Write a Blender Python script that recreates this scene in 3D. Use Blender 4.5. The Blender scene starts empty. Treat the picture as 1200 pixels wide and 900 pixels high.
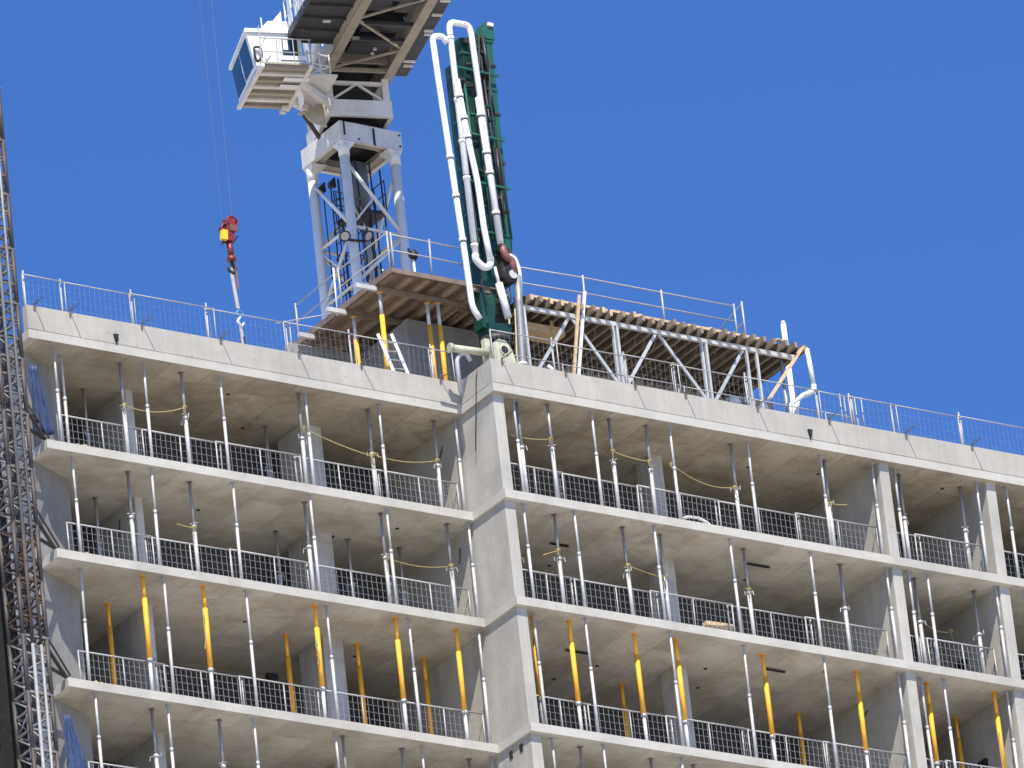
import bpy, math, random
from mathutils import Vector, Matrix
random.seed(7)
S = bpy.context.scene
COL = S.collection
GZ = -101.2                                   # ground level; z = 0 is the soffit of the top floor

# ------------------------------------------------------------------ camera
cam_d = bpy.data.cameras.new("camera"); cam = bpy.data.objects.new("camera", cam_d); COL.objects.link(cam)
cam_d.sensor_width = 36.0; cam_d.lens = 36.0 * 11000 / 1200
cam_d.clip_start = 1.0; cam_d.clip_end = 6000
_r = Vector((0.8366885, -0.5382685, -0.1010909)); _u = Vector((-0.1514594, -0.4047904, 0.9017787)); _b = Vector((-0.5263197, -0.7391967, -0.4202093))
M = Matrix(((_r.x, _u.x, _b.x, -124.52321854), (_r.y, _u.y, _b.y, -175.71477689), (_r.z, _u.z, _b.z, -99.61514341), (0, 0, 0, 1)))
cam.matrix_world = M
S.camera = cam

# ------------------------------------------------------------------ sky, sun, exposure
SUNV = Vector((-0.34, -0.62, 1.0)).normalized()          # towards the sun
EL = math.asin(SUNV.z); AZ = math.atan2(SUNV.x, SUNV.y)
W = bpy.data.worlds.new("World"); S.world = W; W.use_nodes = True
nt = W.node_tree; nt.nodes.clear()
sky = nt.nodes.new('ShaderNodeTexSky'); sky.sky_type = 'NISHITA'; sky.sun_disc = False
sky.sun_elevation = EL; sky.sun_rotation = AZ
sky.altitude = 3000; sky.air_density = 1.0; sky.dust_density = 0.0; sky.ozone_density = 10.0
bg = nt.nodes.new('ShaderNodeBackground'); bg.inputs['Strength'].default_value = 0.128
out = nt.nodes.new('ShaderNodeOutputWorld')
hs = nt.nodes.new('ShaderNodeHueSaturation'); hs.inputs['Saturation'].default_value = 1.09; hs.inputs['Hue'].default_value = .506
nt.links.new(sky.outputs[0], hs.inputs['Color']); nt.links.new(hs.outputs[0], bg.inputs[0]); nt.links.new(bg.outputs[0], out.inputs[0])
sl = bpy.data.lights.new("sun", 'SUN'); sl.energy = 3.9; sl.angle = math.radians(0.5); sl.color = (1.0, 0.935, 0.80)
so = bpy.data.objects.new("sun", sl); COL.objects.link(so)
so.rotation_euler = SUNV.to_track_quat('Z', 'Y').to_euler()
S.view_settings.view_transform = 'Standard'; S.view_settings.look = 'None'
S.view_settings.exposure = 0.77
S.cycles.diffuse_bounces = 8; S.cycles.max_bounces = 12; S.view_settings.gamma = 1.0

# ------------------------------------------------------------------ materials
def nodes_mat(name):
    m = bpy.data.materials.new(name); m.use_nodes = True
    t = m.node_tree; p = t.nodes['Principled BSDF']
    return m, t, p

def N(t, kind, **kw):
    n = t.nodes.new(kind)
    for k, v in kw.items():
        if k in n.inputs: n.inputs[k].default_value = v
        else: setattr(n, k, v)
    return n

def ramp(t, fac, stops):
    r = t.nodes.new('ShaderNodeValToRGB'); e = r.color_ramp.elements
    e[0].position, e[0].color = stops[0][0], (*stops[0][1], 1)
    e[1].position, e[1].color = stops[-1][0], (*stops[-1][1], 1)
    for p, c in stops[1:-1]:
        x = e.new(p); x.color = (*c, 1)
    t.links.new(fac, r.inputs[0]); return r.outputs[0]

def mul(t, a, b, fac=1.0, mode='MULTIPLY'):
    m = t.nodes.new('ShaderNodeMix'); m.data_type = 'RGBA'; m.blend_type = mode
    m.inputs[0].default_value = fac
    t.links.new(a, m.inputs[6]); t.links.new(b, m.inputs[7]); return m.outputs[2]

g3 = lambda v: (v, v, v)

def simple(name, col, rough=.5, metal=0.0, var=.18, scale=3.0, dirt=None, bump=.0):
    """paint / metal / wood: base colour broken by object-space noise, optional dirt colour"""
    m, t, p = nodes_mat(name)
    tc = N(t, 'ShaderNodeTexCoord'); oi = N(t, 'ShaderNodeObjectInfo')
    add = N(t, 'ShaderNodeVectorMath', operation='ADD'); mu = N(t, 'ShaderNodeVectorMath', operation='SCALE'); mu.inputs[3].default_value = 37.0
    cmb = N(t, 'ShaderNodeCombineXYZ')
    for i in range(3): t.links.new(oi.outputs['Random'], cmb.inputs[i])
    t.links.new(cmb.outputs[0], mu.inputs[0]); t.links.new(tc.outputs['Object'], add.inputs[0]); t.links.new(mu.outputs[0], add.inputs[1])
    n1 = N(t, 'ShaderNodeTexNoise', Scale=scale, Detail=6.0, Roughness=.65); t.links.new(add.outputs[0], n1.inputs['Vector'])
    base = N(t, 'ShaderNodeRGB'); base.outputs[0].default_value = (*col, 1)
    c = mul(t, base.outputs[0], ramp(t, n1.outputs[0], [(.3, g3(1 - var)), (.7, g3(1 + var * .5))]))
    rr = ramp(t, oi.outputs['Random'], [(0, g3(1 - var * .6)), (1, g3(1 + var * .3))])
    c = mul(t, c, rr)
    if dirt:
        n2 = N(t, 'ShaderNodeTexNoise', Scale=scale * 2.3, Detail=8.0, Roughness=.7); t.links.new(add.outputs[0], n2.inputs['Vector'])
        mx = t.nodes.new('ShaderNodeMix'); mx.data_type = 'RGBA'
        t.links.new(ramp(t, n2.outputs[0], [(dirt[1], g3(0)), (min(1, dirt[1] + .1), g3(1))]), mx.inputs[0])
        t.links.new(c, mx.inputs[6]); mx.inputs[7].default_value = (*dirt[0], 1); c = mx.outputs[2]
    t.links.new(c, p.inputs['Base Color']); p.inputs['Roughness'].default_value = rough; p.inputs['Metallic'].default_value = metal
    if bump:
        b = N(t, 'ShaderNodeBump', Strength=bump, Distance=.01); t.links.new(n1.outputs[0], b.inputs['Height']); t.links.new(b.outputs[0], p.inputs['Normal'])
    return m

def concrete(name, col, kind='wall', var=.2, joint=.8, bw=2.44, bh=1.22, stain=(.30, .20, .10), stain_amt=.3, streak=.0):
    """cast concrete in world space: blotches, form panel imprints, bug holes, stains"""
    m, t, p = nodes_mat(name)
    geo = N(t, 'ShaderNodeNewGeometry'); P = geo.outputs['Position']
    n1 = N(t, 'ShaderNodeTexNoise', Scale=.55, Detail=8.0, Roughness=.62); t.links.new(P, n1.inputs['Vector'])
    n2 = N(t, 'ShaderNodeTexNoise', Scale=4.5, Detail=8.0, Roughness=.7); t.links.new(P, n2.inputs['Vector'])
    base = N(t, 'ShaderNodeRGB'); base.outputs[0].default_value = (*col, 1)
    c = mul(t, base.outputs[0], ramp(t, n1.outputs[0], [(.33, g3(1 - var)), (.5, g3(1)), (.68, g3(1 + var * .45))]))
    c = mul(t, c, ramp(t, n2.outputs[0], [(.3, g3(1 - var * .5)), (.7, g3(1 + var * .2))]))
    sep = N(t, 'ShaderNodeSeparateXYZ'); t.links.new(P, sep.inputs[0])
    cmb = N(t, 'ShaderNodeCombineXYZ')
    if kind == 'soffit':
        t.links.new(sep.outputs[1], cmb.inputs[0]); t.links.new(sep.outputs[0], cmb.inputs[1])
    else:
        ad = N(t, 'ShaderNodeMath', operation='ADD'); t.links.new(sep.outputs[0], ad.inputs[0]); t.links.new(sep.outputs[1], ad.inputs[1])
        t.links.new(ad.outputs[0], cmb.inputs[0]); t.links.new(sep.outputs[2], cmb.inputs[1])
    # wobble so the joints are not ruled
    nw = N(t, 'ShaderNodeTexNoise', Scale=1.3, Detail=2.0); t.links.new(P, nw.inputs['Vector'])
    ws = N(t, 'ShaderNodeVectorMath', operation='SCALE'); ws.inputs[3].default_value = .05; t.links.new(nw.outputs[1], ws.inputs[0])
    wa = N(t, 'ShaderNodeVectorMath', operation='ADD'); t.links.new(cmb.outputs[0], wa.inputs[0]); t.links.new(ws.outputs[0], wa.inputs[1])
    br = N(t, 'ShaderNodeTexBrick', Scale=1.0); br.offset = .5
    br.inputs['Color1'].default_value = (1, 1, 1, 1); br.inputs['Color2'].default_value = (*g3(1 - var * (1.1 if kind == 'soffit' else .9)), 1); br.inputs['Mortar'].default_value = (*g3(joint), 1)
    br.inputs['Mortar Size'].default_value = .022 if kind == 'soffit' else .008; br.inputs['Mortar Smooth'].default_value = .6; br.inputs['Bias'].default_value = -.2
    br.inputs['Brick Width'].default_value = bw; br.inputs['Row Height'].default_value = bh
    t.links.new(wa.outputs[0], br.inputs['Vector'])
    c = mul(t, c, br.outputs[0])
    # stains
    n3 = N(t, 'ShaderNodeTexNoise', Scale=.9, Detail=9.0, Roughness=.7, Distortion=.6)
    of = N(t, 'ShaderNodeVectorMath', operation='ADD'); of.inputs[1].default_value = (13.1, 4.7, 8.3); t.links.new(P, of.inputs[0]); t.links.new(of.outputs[0], n3.inputs['Vector'])
    st = N(t, 'ShaderNodeRGB'); st.outputs[0].default_value = (*stain, 1)
    mx = t.nodes.new('ShaderNodeMix'); mx.data_type = 'RGBA'
    mm = N(t, 'ShaderNodeMath', operation='MULTIPLY'); mm.inputs[1].default_value = stain_amt
    t.links.new(ramp(t, n3.outputs[0], [(.46, g3(0)), (.72, g3(1))]), mm.inputs[0]); t.links.new(mm.outputs[0], mx.inputs[0])
    t.links.new(c, mx.inputs[6]); t.links.new(st.outputs[0], mx.inputs[7]); c = mx.outputs[2]
    if streak:
        mp = N(t, 'ShaderNodeMapping'); mp.inputs['Scale'].default_value = (2.2, 2.2, .18); t.links.new(P, mp.inputs[0])
        n4 = N(t, 'ShaderNodeTexNoise', Scale=2.0, Detail=7.0, Roughness=.7); t.links.new(mp.outputs[0], n4.inputs['Vector'])
        c = mul(t, c, ramp(t, n4.outputs[0], [(.35, g3(1 - streak)), (.6, g3(1))]))
    # bug holes
    vo = N(t, 'ShaderNodeTexVoronoi', Scale=3.2); t.links.new(P, vo.inputs['Vector'])
    c = mul(t, c, ramp(t, vo.outputs[0], [(.045, g3(.62)), (.09, g3(1))]))
    t.links.new(c, p.inputs['Base Color']); p.inputs['Roughness'].default_value = .88
    p.inputs['Specular IOR Level'].default_value = .3
    b = N(t, 'ShaderNodeBump', Strength=.35, Distance=.02); t.links.new(n2.outputs[0], b.inputs['Height']); t.links.new(b.outputs[0], p.inputs['Normal'])
    return m

MT = dict(
    fascia=concrete('cast_concrete_edge', (.435, .412, .365), var=.12, joint=.84, bw=4.3, bh=50, stain=(.33, .31, .28), stain_amt=.35, streak=.10),
    nosing=concrete('slab_nosing_concrete', (.475, .455, .41), var=.16, joint=.95, bw=6, bh=50, stain=(.42, .38, .30), stain_amt=.4),
    wall=concrete('formed_wall_concrete', (.47, .45, .405), var=.14, joint=.9, bw=1.6, bh=2.0, stain=(.30, .29, .27), stain_amt=.4, streak=.12),
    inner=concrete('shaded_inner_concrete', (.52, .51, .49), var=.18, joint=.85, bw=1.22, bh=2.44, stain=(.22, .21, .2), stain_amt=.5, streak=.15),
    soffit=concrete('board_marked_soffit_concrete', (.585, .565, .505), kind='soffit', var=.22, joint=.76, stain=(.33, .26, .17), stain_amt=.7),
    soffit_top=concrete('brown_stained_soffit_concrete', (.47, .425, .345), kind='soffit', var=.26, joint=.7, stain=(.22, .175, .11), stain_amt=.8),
    corewall=concrete('shaded_core_concrete', (.30, .295, .285), var=.18, joint=.85, bw=1.22, bh=2.44, stain=(.2, .19, .18), stain_amt=.5, streak=.15),  # shade put into the colour: darker copy of the inner concrete
    topping=concrete('slab_top_concrete', (.54, .50, .44), var=.15, joint=.95, bw=6, bh=6, stain=(.42, .25, .13), stain_amt=.4),
    galv=simple('galvanised_steel', (.42, .42, .42), .5, .15, .2, 9, ((.30, .27, .24), .66)),
    galvdull=simple('dull_galvanised_steel', (.50, .51, .53), .5, .3, .2, 9, ((.26, .22, .18), .64)),
    wire=simple('fence_wire_steel', (.34, .345, .36), .55, .2, .15, 5),
    prop=simple('silver_prop_steel', (.56, .56, .55), .5, .1, .22, 7, ((.36, .33, .30), .62)),
    propin=simple('inner_tube_steel', (.33, .33, .33), .45, .4, .2, 7, ((.28, .2, .13), .58)),  # darker grey carries the shade on the upper prop tubes
    yellow=simple('yellow_prop_paint', (.92, .46, .03), .6, 0, .14, 5, ((.6, .45, .22), .67)),
    whiteleg=simple('white_leg_paint', (.60, .60, .60), .45, 0, .2, 6, ((.42, .40, .38), .62)),
    rope=simple('yellow_rope_fibre', (.40, .325, .13), .9, 0, .3, 20),
    rust=simple('rusty_steel', (.085, .06, .047), .8, .1, .4, 8, ((.14, .09, .065), .6), .3),
    ropesteel=simple('pale_wire_rope', (.16, .17, .19), .6, .1, .2, 8),
    darksteel=simple('dark_steel', (.05, .045, .045), .55, .3, .3, 5, ((.12, .08, .05), .6)),
    black=simple('black_plastic', (.018, .018, .02), .5, 0, .2, 5),
    mast=simple('mast_grey_steel', (.20, .195, .185), .55, .3, .3, 6, ((.12, .075, .045), .55)),
    galvlow=simple('worn_pipe_steel', (.36, .36, .365), .5, .2, .25, 9, ((.2, .17, .14), .62)),
    mastlight=simple('pale_mast_steel', (.26, .26, .255), .55, .3, .3, 6, ((.15, .11, .08), .6)),
    mastbrown=simple('mast_brown_steel', (.085, .07, .065), .6, .2, .3, 5, ((.2, .17, .15), .62)),
    netting=simple('dark_netting_fabric', (.014, .0135, .014), .95, 0, .6, 2.2, ((.05, .045, .04), .6)),
    white=simple('white_crane_paint', (.74, .75, .76), .38, 0, .1, 2.5, ((.45, .44, .42), .66)),
    mastwhite=simple('warm_white_mast_paint', (.80, .765, .70), .4, 0, .12, 2.5, ((.48, .44, .38), .64)),
    greyw=simple('grey_white_crane_paint', (.70, .675, .635), .45, 0, .16, 2.5, ((.33, .31, .28), .62)),
    cream=simple('weathered_cream_paint', (.36, .32, .25), .6, 0, .25, 2.5, ((.25, .13, .06), .63)),
    deckgrey=simple('dark_grey_machine_paint', (.045, .045, .05), .6, .1, .35, 2.5, ((.16, .14, .12), .6)),
    machine=simple('oily_machine_steel', (.035, .033, .033), .5, .2, .5, 4),
    pipe=simple('white_pipe_paint', (.80, .80, .79), .35, 0, .1, 3, ((.5, .48, .45), .68)),
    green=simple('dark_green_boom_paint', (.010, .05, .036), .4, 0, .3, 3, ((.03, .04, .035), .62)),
    greenbright=simple('green_boom_paint', (.022, .115, .082), .38, 0, .25, 2, ((.05, .08, .07), .66)),  # brighter green for the right arm and small boom parts
    cast=simple('pale_green_casting_paint', (.55, .55, .40), .55, 0, .2, 3, ((.3, .28, .2), .64)),
    wooddark=simple('shade_dark_timber', (.24, .195, .15), .85, 0, .35, 5, ((.2, .15, .1), .62), .3),  # darker timber copy, shade of the table underside put into its colour
    plydark=simple('shade_dark_plywood', (.125, .095, .078), .75, 0, .4, 3, ((.12, .08, .05), .6)),  # ply darkened to paint in the shade under the truss table
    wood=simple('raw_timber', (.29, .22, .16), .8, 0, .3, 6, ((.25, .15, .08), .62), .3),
    woodend=simple('pale_timber_end_grain', (.62, .46, .28), .8, 0, .25, 7),
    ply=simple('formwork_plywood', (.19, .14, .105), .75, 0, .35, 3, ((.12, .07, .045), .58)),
    beamw=simple('aluminium_beam', (.66, .66, .64), .42, .3, .18, 4, ((.4, .37, .33), .64)),
    tarp=simple('blue_tarpaulin', (.025, .055, .16), .6, 0, .4, 5, ((.10, .13, .22), .58)),
    red=simple('dark_red_hook_paint', (.20, .025, .025), .45, 0, .3, 6, ((.06, .02, .02), .58)),
    pinkred=simple('faded_red_paint', (.22, .085, .075), .5, 0, .2, 5),
    yelplate=simple('hook_yellow_plate', (.85, .55, .03), .45, 0, .12, 6),
    sling=simple('pale_sling_webbing', (.50, .46, .42), .9, 0, .25, 9),
    redsling=simple('red_sling_webbing', (.28, .12, .10), .9, 0, .25, 9),
    bluering=simple('blue_shackle_paint', (.06, .25, .55), .5, 0, .2, 5),
    shadeback=simple('shade_dark_backing', (.065, .066, .07), .8, 0, .4, 1.5, ((.12, .115, .11), .6)),  # near-black colour standing in for unlit depth
    brdark=simple('grimy_bracket_steel', (.14, .125, .11), .8, .1, .3, 8),
    drumgrey=simple('mid_grey_drum_paint', (.16, .16, .17), .5, .1, .3, 2.5),
    lampglass=simple('floodlight_glass', (.55, .54, .5), .2, 0, .1, 5),
    rubber=simple('black_hose_rubber', (.03, .03, .033), .6, 0, .3, 5),
    rag=simple('pale_blue_sheeting', (.45, .55, .68), .7, 0, .3, 4),
    dust=simple('orange_sawdust', (.55, .36, .16), .95, 0, .35, 14),
)
def glass_mat():
    m, t, p = nodes_mat('tinted_cab_glass')
    p.inputs['Base Color'].default_value = (.02, .05, .075, 1); p.inputs['Roughness'].default_value = .06
    p.inputs['Specular IOR Level'].default_value = .8
    return m
MT['glass'] = glass_mat()
def ground_mat():
    m, t, p = nodes_mat('city_ground')
    geo = N(t, 'ShaderNodeNewGeometry')
    n1 = N(t, 'ShaderNodeTexNoise', Scale=.02, Detail=8.0); t.links.new(geo.outputs['Position'], n1.inputs['Vector'])
    t.links.new(ramp(t, n1.outputs[0], [(.35, (.45, .42, .37)), (.65, (.56, .52, .46))]), p.inputs['Base Color'])
    p.inputs['Roughness'].default_value = .95
    return m
MT['ground'] = ground_mat()

# ------------------------------------------------------------------ mesh builder
class MB:
    def __init__(s): s.v = []; s.f = []
    def _add(s, vs, fs):
        o = len(s.v); s.v += [tuple(x) for x in vs]; s.f += [tuple(i + o for i in f) for f in fs]; return s
    def box(s, x0, x1, y0, y1, z0, z1):
        return s._add([(x0, y0, z0), (x1, y0, z0), (x1, y1, z0), (x0, y1, z0), (x0, y0, z1), (x1, y0, z1), (x1, y1, z1), (x0, y1, z1)],
                      [(0, 3, 2, 1), (4, 5, 6, 7), (0, 1, 5, 4), (1, 2, 6, 5), (2, 3, 7, 6), (3, 0, 4, 7)])
    def hexa(s, p):            # 8 points: bottom ring ccw from above, top ring
        return s._add(p, [(0, 3, 2, 1), (4, 5, 6, 7), (0, 1, 5, 4), (1, 2, 6, 5), (2, 3, 7, 6), (3, 0, 4, 7)])
    def bar(s, p, q, w, h, up=(0, 0, 1)):
        p, q = Vector(p), Vector(q); d = (q - p).normalized(); up = Vector(up)
        if abs(d.dot(up)) > .97: up = Vector((0, 1, 0))
        a = d.cross(up).normalized() * (w / 2); b = a.cross(d).normalized() * (h / 2)
        return s._add([p - a - b, p + a - b, p + a + b, p - a + b, q - a - b, q + a - b, q + a + b, q - a + b],
                      [(0, 1, 2, 3), (7, 6, 5, 4), (0, 4, 5, 1), (1, 5, 6, 2), (2, 6, 7, 3), (3, 7, 4, 0)])
    def tube(s, p, q, r, n=8, r2=None):
        return s.path([p, q], r, n, [r, r if r2 is None else r2])
    def path(s, pts, r, n=8, rs=None):
        pts = [Vector(p) for p in pts]; k = len(pts); o = len(s.v); prev = None
        for i, p in enumerate(pts):
            d = (pts[min(i + 1, k - 1)] - pts[max(i - 1, 0)]).normalized()
            if prev is None:
                up = Vector((0, 0, 1)) if abs(d.z) < .9 else Vector((0, 1, 0))
                a = d.cross(up).normalized()
            else:
                a = (prev - d * prev.dot(d)).normalized()
            prev = a; b = d.cross(a); rr = rs[i] if rs else r
            for j in range(n):
                t = 2 * math.pi * j / n
                s.v.append(tuple(p + a * (rr * math.cos(t)) + b * (rr * math.sin(t))))
        for i in range(k - 1):
            for j in range(n):
                s.f.append((o + i * n + j, o + i * n + (j + 1) % n, o + (i + 1) * n + (j + 1) % n, o + (i + 1) * n + j))
        s.f.append(tuple(o + j for j in reversed(range(n)))); s.f.append(tuple(o + (k - 1) * n + j for j in range(n)))
        return s
    def prism(s, poly, z0, z1):     # poly ccw (x,y)
        n = len(poly); o = len(s.v)
        s.v += [(x, y, z0) for x, y in poly] + [(x, y, z1) for x, y in poly]
        s.f.append(tuple(o + i for i in reversed(range(n)))); s.f.append(tuple(o + n + i for i in range(n)))
        for i in range(n): s.f.append((o + i, o + (i + 1) % n, o + n + (i + 1) % n, o + n + i))
        return s
    def quad(s, a, b, c, d): return s._add([a, b, c, d], [(0, 1, 2, 3)])
    def torus(s, c, R, r, axis='z', n=16, m=6):
        o = len(s.v)
        for i in range(n):
            for j in range(m):
                a, b = 2 * math.pi * i / n, 2 * math.pi * j / m
                u, v, w = (R + r * math.cos(b)) * math.cos(a), (R + r * math.cos(b)) * math.sin(a), r * math.sin(b)
                q = {'z': (u, v, w), 'y': (u, w, v), 'x': (w, u, v)}[axis]
                s.v.append((c[0] + q[0], c[1] + q[1], c[2] + q[2]))
        for i in range(n):
            for j in range(m):
                s.f.append((o + i * m + j, o + ((i + 1) % n) * m + j, o + ((i + 1) % n) * m + (j + 1) % m, o + i * m + (j + 1) % m))
        return s
    def mesh(s, name, mat, smooth=False):
        me = bpy.data.meshes.new(name); me.from_pydata(s.v, [], s.f); me.update()
        import bmesh
        b = bmesh.new(); b.from_mesh(me); bmesh.ops.recalc_face_normals(b, faces=b.faces); b.to_mesh(me); b.free()
        me.materials.append(MT[mat])
        if smooth:
            for p in me.polygons: p.use_smooth = len(p.vertices) == 4
        return me

def obj(name, me, parent=None, loc=None, rot=None):
    o = bpy.data.objects.new(name, me); COL.objects.link(o); o.parent = parent
    if loc is not None: o.location = loc
    if rot is not None: o.rotation_euler = rot
    return o
def part(name, mb, mat, parent, smooth=False, stuff=False, label=None):
    o = obj(name, mb.mesh(name, mat, smooth), parent)
    if stuff: o['kind'] = 'stuff'
    if label: o['label'] = label
    return o
def tag(o, label, cat, group=None):
    o['label'] = label; o['category'] = cat
    if group: o['group'] = group
    return o
def thing(name, label, cat, loc=(0, 0, 0), group=None, rot=None):
    o = bpy.data.objects.new(name, None); COL.objects.link(o); o.location = loc; o.empty_display_size = .2
    if rot is not None: o.rotation_euler = rot
    return tag(o, label, cat, group)
def single(name, mb, mat, label, cat, group=None, smooth=False):
    return tag(part(name, mb, mat, None, smooth), label, cat, group)
def kit(spec):                 # [(name, mesh, [children])]: meshes shared between repeats
    return spec
def spawn(name, label, cat, loc, spec, group, rot=None):
    r = thing(name, label, cat, loc, group, rot)
    def rec(par, lst):
        for nm, me, kids in lst:
            o = obj(nm, me, par)
            if 'mesh_infill' in nm: o['kind'] = 'stuff'
            rec(o, kids)
    rec(r, spec); return r

ORD = ['first', 'second', 'third', 'fourth', 'fifth', 'sixth', 'seventh', 'eighth', 'ninth', 'tenth', 'eleventh', 'twelfth', 'thirteenth']
STOREY = ['top storey', 'second storey', 'yellow prop storey', 'lowest visible storey']

# ------------------------------------------------------------------ setting: ground
g = part('ground', MB().quad((-3000, -3000, GZ), (3000, -3000, GZ), (3000, 3000, GZ), (-3000, 3000, GZ)), 'ground', None)
g['kind'] = 'structure'

# ------------------------------------------------------------------ building
XL, XR, YB, JOG = -12.47, 30.0, 16.0, 1.51
FL = [0.23, -2.74, -5.69, -9.14, -12.10, -15.05]        # slab tops
TH = 0.23
bld = thing('concrete_building', 'unfinished grey concrete tower of bare slabs, fin walls and open floors', 'building', (0, 0, GZ))
def bpart(name, mb, mat, parent=None, **k):
    p = bld if parent is None else parent
    o = part(name, mb, mat, p, **k)
    if parent is None: o.location = (0, 0, -GZ)          # meshes are in world coordinates
    return o
def jit(a): return random.uniform(-a, a)
def edge_line(x0, x1, y, step=.55, a=.004):
    n = max(2, int(abs(x1 - x0) / step)); return [(x0 + (x1 - x0) * i / n, y + (jit(a) if 0 < i < n else 0)) for i in range(n + 1)]
def slab_poly(a=.004):
    p = [(XL, YB)] + edge_line(XL, 0, JOG, a=a) + edge_line(0, XR, 0, a=a) + [(XR, YB)]
    return p
def slab_mesh(zt, zb, soff='soffit'):
    """slab as one mesh with three materials: nosing on the edge, soffit below, topping above"""
    mb = MB().prism(slab_poly(), zb, zt)
    me = mb.mesh('floor_slab', 'nosing')
    me.materials.append(MT[soff]); me.materials.append(MT['topping'])
    for p in me.polygons:
        if p.normal.z < -.5: p.material_index = 1
        elif p.normal.z > .5: p.material_index = 2
    return me
slabs = []
for i, zt in enumerate(FL):
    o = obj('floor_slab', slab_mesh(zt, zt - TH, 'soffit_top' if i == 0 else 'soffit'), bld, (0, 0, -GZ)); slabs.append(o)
low = slab_mesh(0, -TH)
z = FL[-1] - 2.95
while z > GZ + 2:
    obj('floor_slab', low, bld, (0, 0, z - GZ)); z -= 2.95
# small dark sleeve openings cast into the soffits
for lvl, pts in enumerate([[(-6.3, 2.6), (-1.9, 2.9), (8.9, 1.6), (-4.9, 4.2), (2.6, 2.6), (10.9, 1.3), (14.6, .9)],
                           [(-7.0, 3.4), (-1.6, 2.6), (-2.9, 3.6), (1.0, 1.5), (3.4, 3.2), (8.8, 2.2), (10.2, 1.1), (6.6, 2.4)],
                           [(-6.0, 3.3), (-1.3, 2.9), (-2.2, 4.2), (.9, 1.3), (4.1, 2.6), (6.9, 1.8), (7.4, 2.9), (10.0, .9), (3.5, 3.7)]]):
    zb = FL[lvl] - TH
    for x, y in pts:
        mb = MB().tube((x, y, zb - .012), (x, y, zb + .02), .05, 10)
        o = part('sleeve_opening', mb, 'black', slabs[lvl])
# roof upstand (parapet)
PT = .90
mb = MB(); k = .2
def upstand(x0, x1, y):
    ln = edge_line(x0, x1, y + .004, .5, .005)
    poly = ln + [(x1, y + k), (x0, y + k)]
    return MB().prism(poly, .252, PT).prism([(x0, y + .02), (x1, y + .02), (x1, y + k), (x0, y + k)], .231, .2515)
bpart('roof_upstand', upstand(XL - .25, -.002, JOG), 'fascia'); bpart('roof_upstand', upstand(0.0, XR, 0), 'fascia')
mb = MB().prism([(.003, .21), (.2, .21), (.2, JOG + k), (.003, JOG + k)], .252, PT - .01).prism([(.02, .21), (.2, .21), (.2, JOG + k), (.02, JOG + k)], .231, .2515); bpart('roof_upstand', mb, 'fascia')
# left end of the roof edge sticks out past the floors below
bpart('roof_edge_end', MB().box(XL - .25, XL - .003, JOG + .003, 6, 0, .228), 'nosing')
# fin walls
def fin(x0, x1, y0, y1, top, bot, mat='wall'):
    c = .018
    poly = [(x0, y0 + c), (x0 + c, y0), (x1 - c, y0), (x1, y0 + c), (x1, y1), (x0, y1)]
    return MB().prism(poly, bot, top)
lv = [(0.0, FL[1])] + [(FL[i] - TH, FL[i + 1]) for i in range(1, len(FL) - 1)]
for top, bot in lv:
    for (x0, x1, y0, y1, nm, mt) in [(.075, .39, .15, 6.4, 'fin_wall', 'wall'), (12.03, 12.34, .15, 6.4, 'fin_wall', 'wall'), (15.46, 15.77, .15, 6.4, 'fin_wall', 'wall'),
                                     (19.4, 19.7, .15, 6.4, 'fin_wall', 'wall'), (24.4, 24.7, .15, 6.4, 'fin_wall', 'wall'),
                                     (-8.93, -8.70, 3.28, 6.4, 'partition_wall', 'inner'), (-3.62, -3.02, 3.45, 4.6, 'column', 'inner'), (5.98, 6.36, 1.85, 2.5, 'column', 'inner'),
                                     ]:
        bpart(nm, fin(x0, x1, y0, y1, top, bot), mt)
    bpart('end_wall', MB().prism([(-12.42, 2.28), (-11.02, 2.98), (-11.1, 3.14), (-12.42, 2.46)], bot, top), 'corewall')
    bpart('back_wall', MB().box(XL + .05, XR - .1, 6.405, 6.6, bot, top), 'inner')
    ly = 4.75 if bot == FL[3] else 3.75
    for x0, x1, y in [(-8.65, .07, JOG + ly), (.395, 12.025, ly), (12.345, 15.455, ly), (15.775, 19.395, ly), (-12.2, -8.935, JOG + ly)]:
        bpart('shade_backing', MB().box(x0, x1, y, y + .1, bot, top), 'shadeback')  # dark backing added to paint the deep shade inside each floor
    bpart('side_wall', MB().box(XL + .05, XL + .25, 2.47, 6.4, bot, top), 'inner')
for top in [FL[-1] - TH - 2.95 * i for i in range(28)]:
    if top - 2.72 < GZ: break
    if 'cb' not in globals():
        cb = MB()
        for x0, x1 in [(.075, .39), (12.03, 12.34), (15.46, 15.77), (19.4, 19.7)]: cb.box(x0, x1, .15, 6.2, -2.72, 0)
        cb.box(XL + .05, XR - .1, 6.205, 6.4, -2.72, 0)
        cb = cb.mesh('lower_walls', 'wall')
    obj('lower_walls', cb, bld, (0, 0, top - GZ))
# form tie boxes under the third slab on the corner wall
for y in (.55, 1.02):
    bpart('form_pocket', MB().box(.055, .085, y, y + .13, FL[3] - TH - .32, FL[3] - TH - .12), 'black')
# loose cables and rebar ends on the inner walls
for (x, y, z, dy, dz) in [(.05, 2.6, -.42, .25, -.5), (.05, 2.3, -3.4, .02, -.45), (-8.97, 4.0, -3.3, .03, -.5), (12.0, 1.9, -6.3, .35, -.18), (15.43, 1.25, -3.6, .02, -.55), (-3.66, 3.6, -3.5, .04, -.3)]:
    bpart('rebar_end', MB().path([(x, y, z), (x - .03, y + dy * .5, z + dz * .55), (x - .06, y + dy, z + dz)], .016, 6), 'darksteel')
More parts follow.
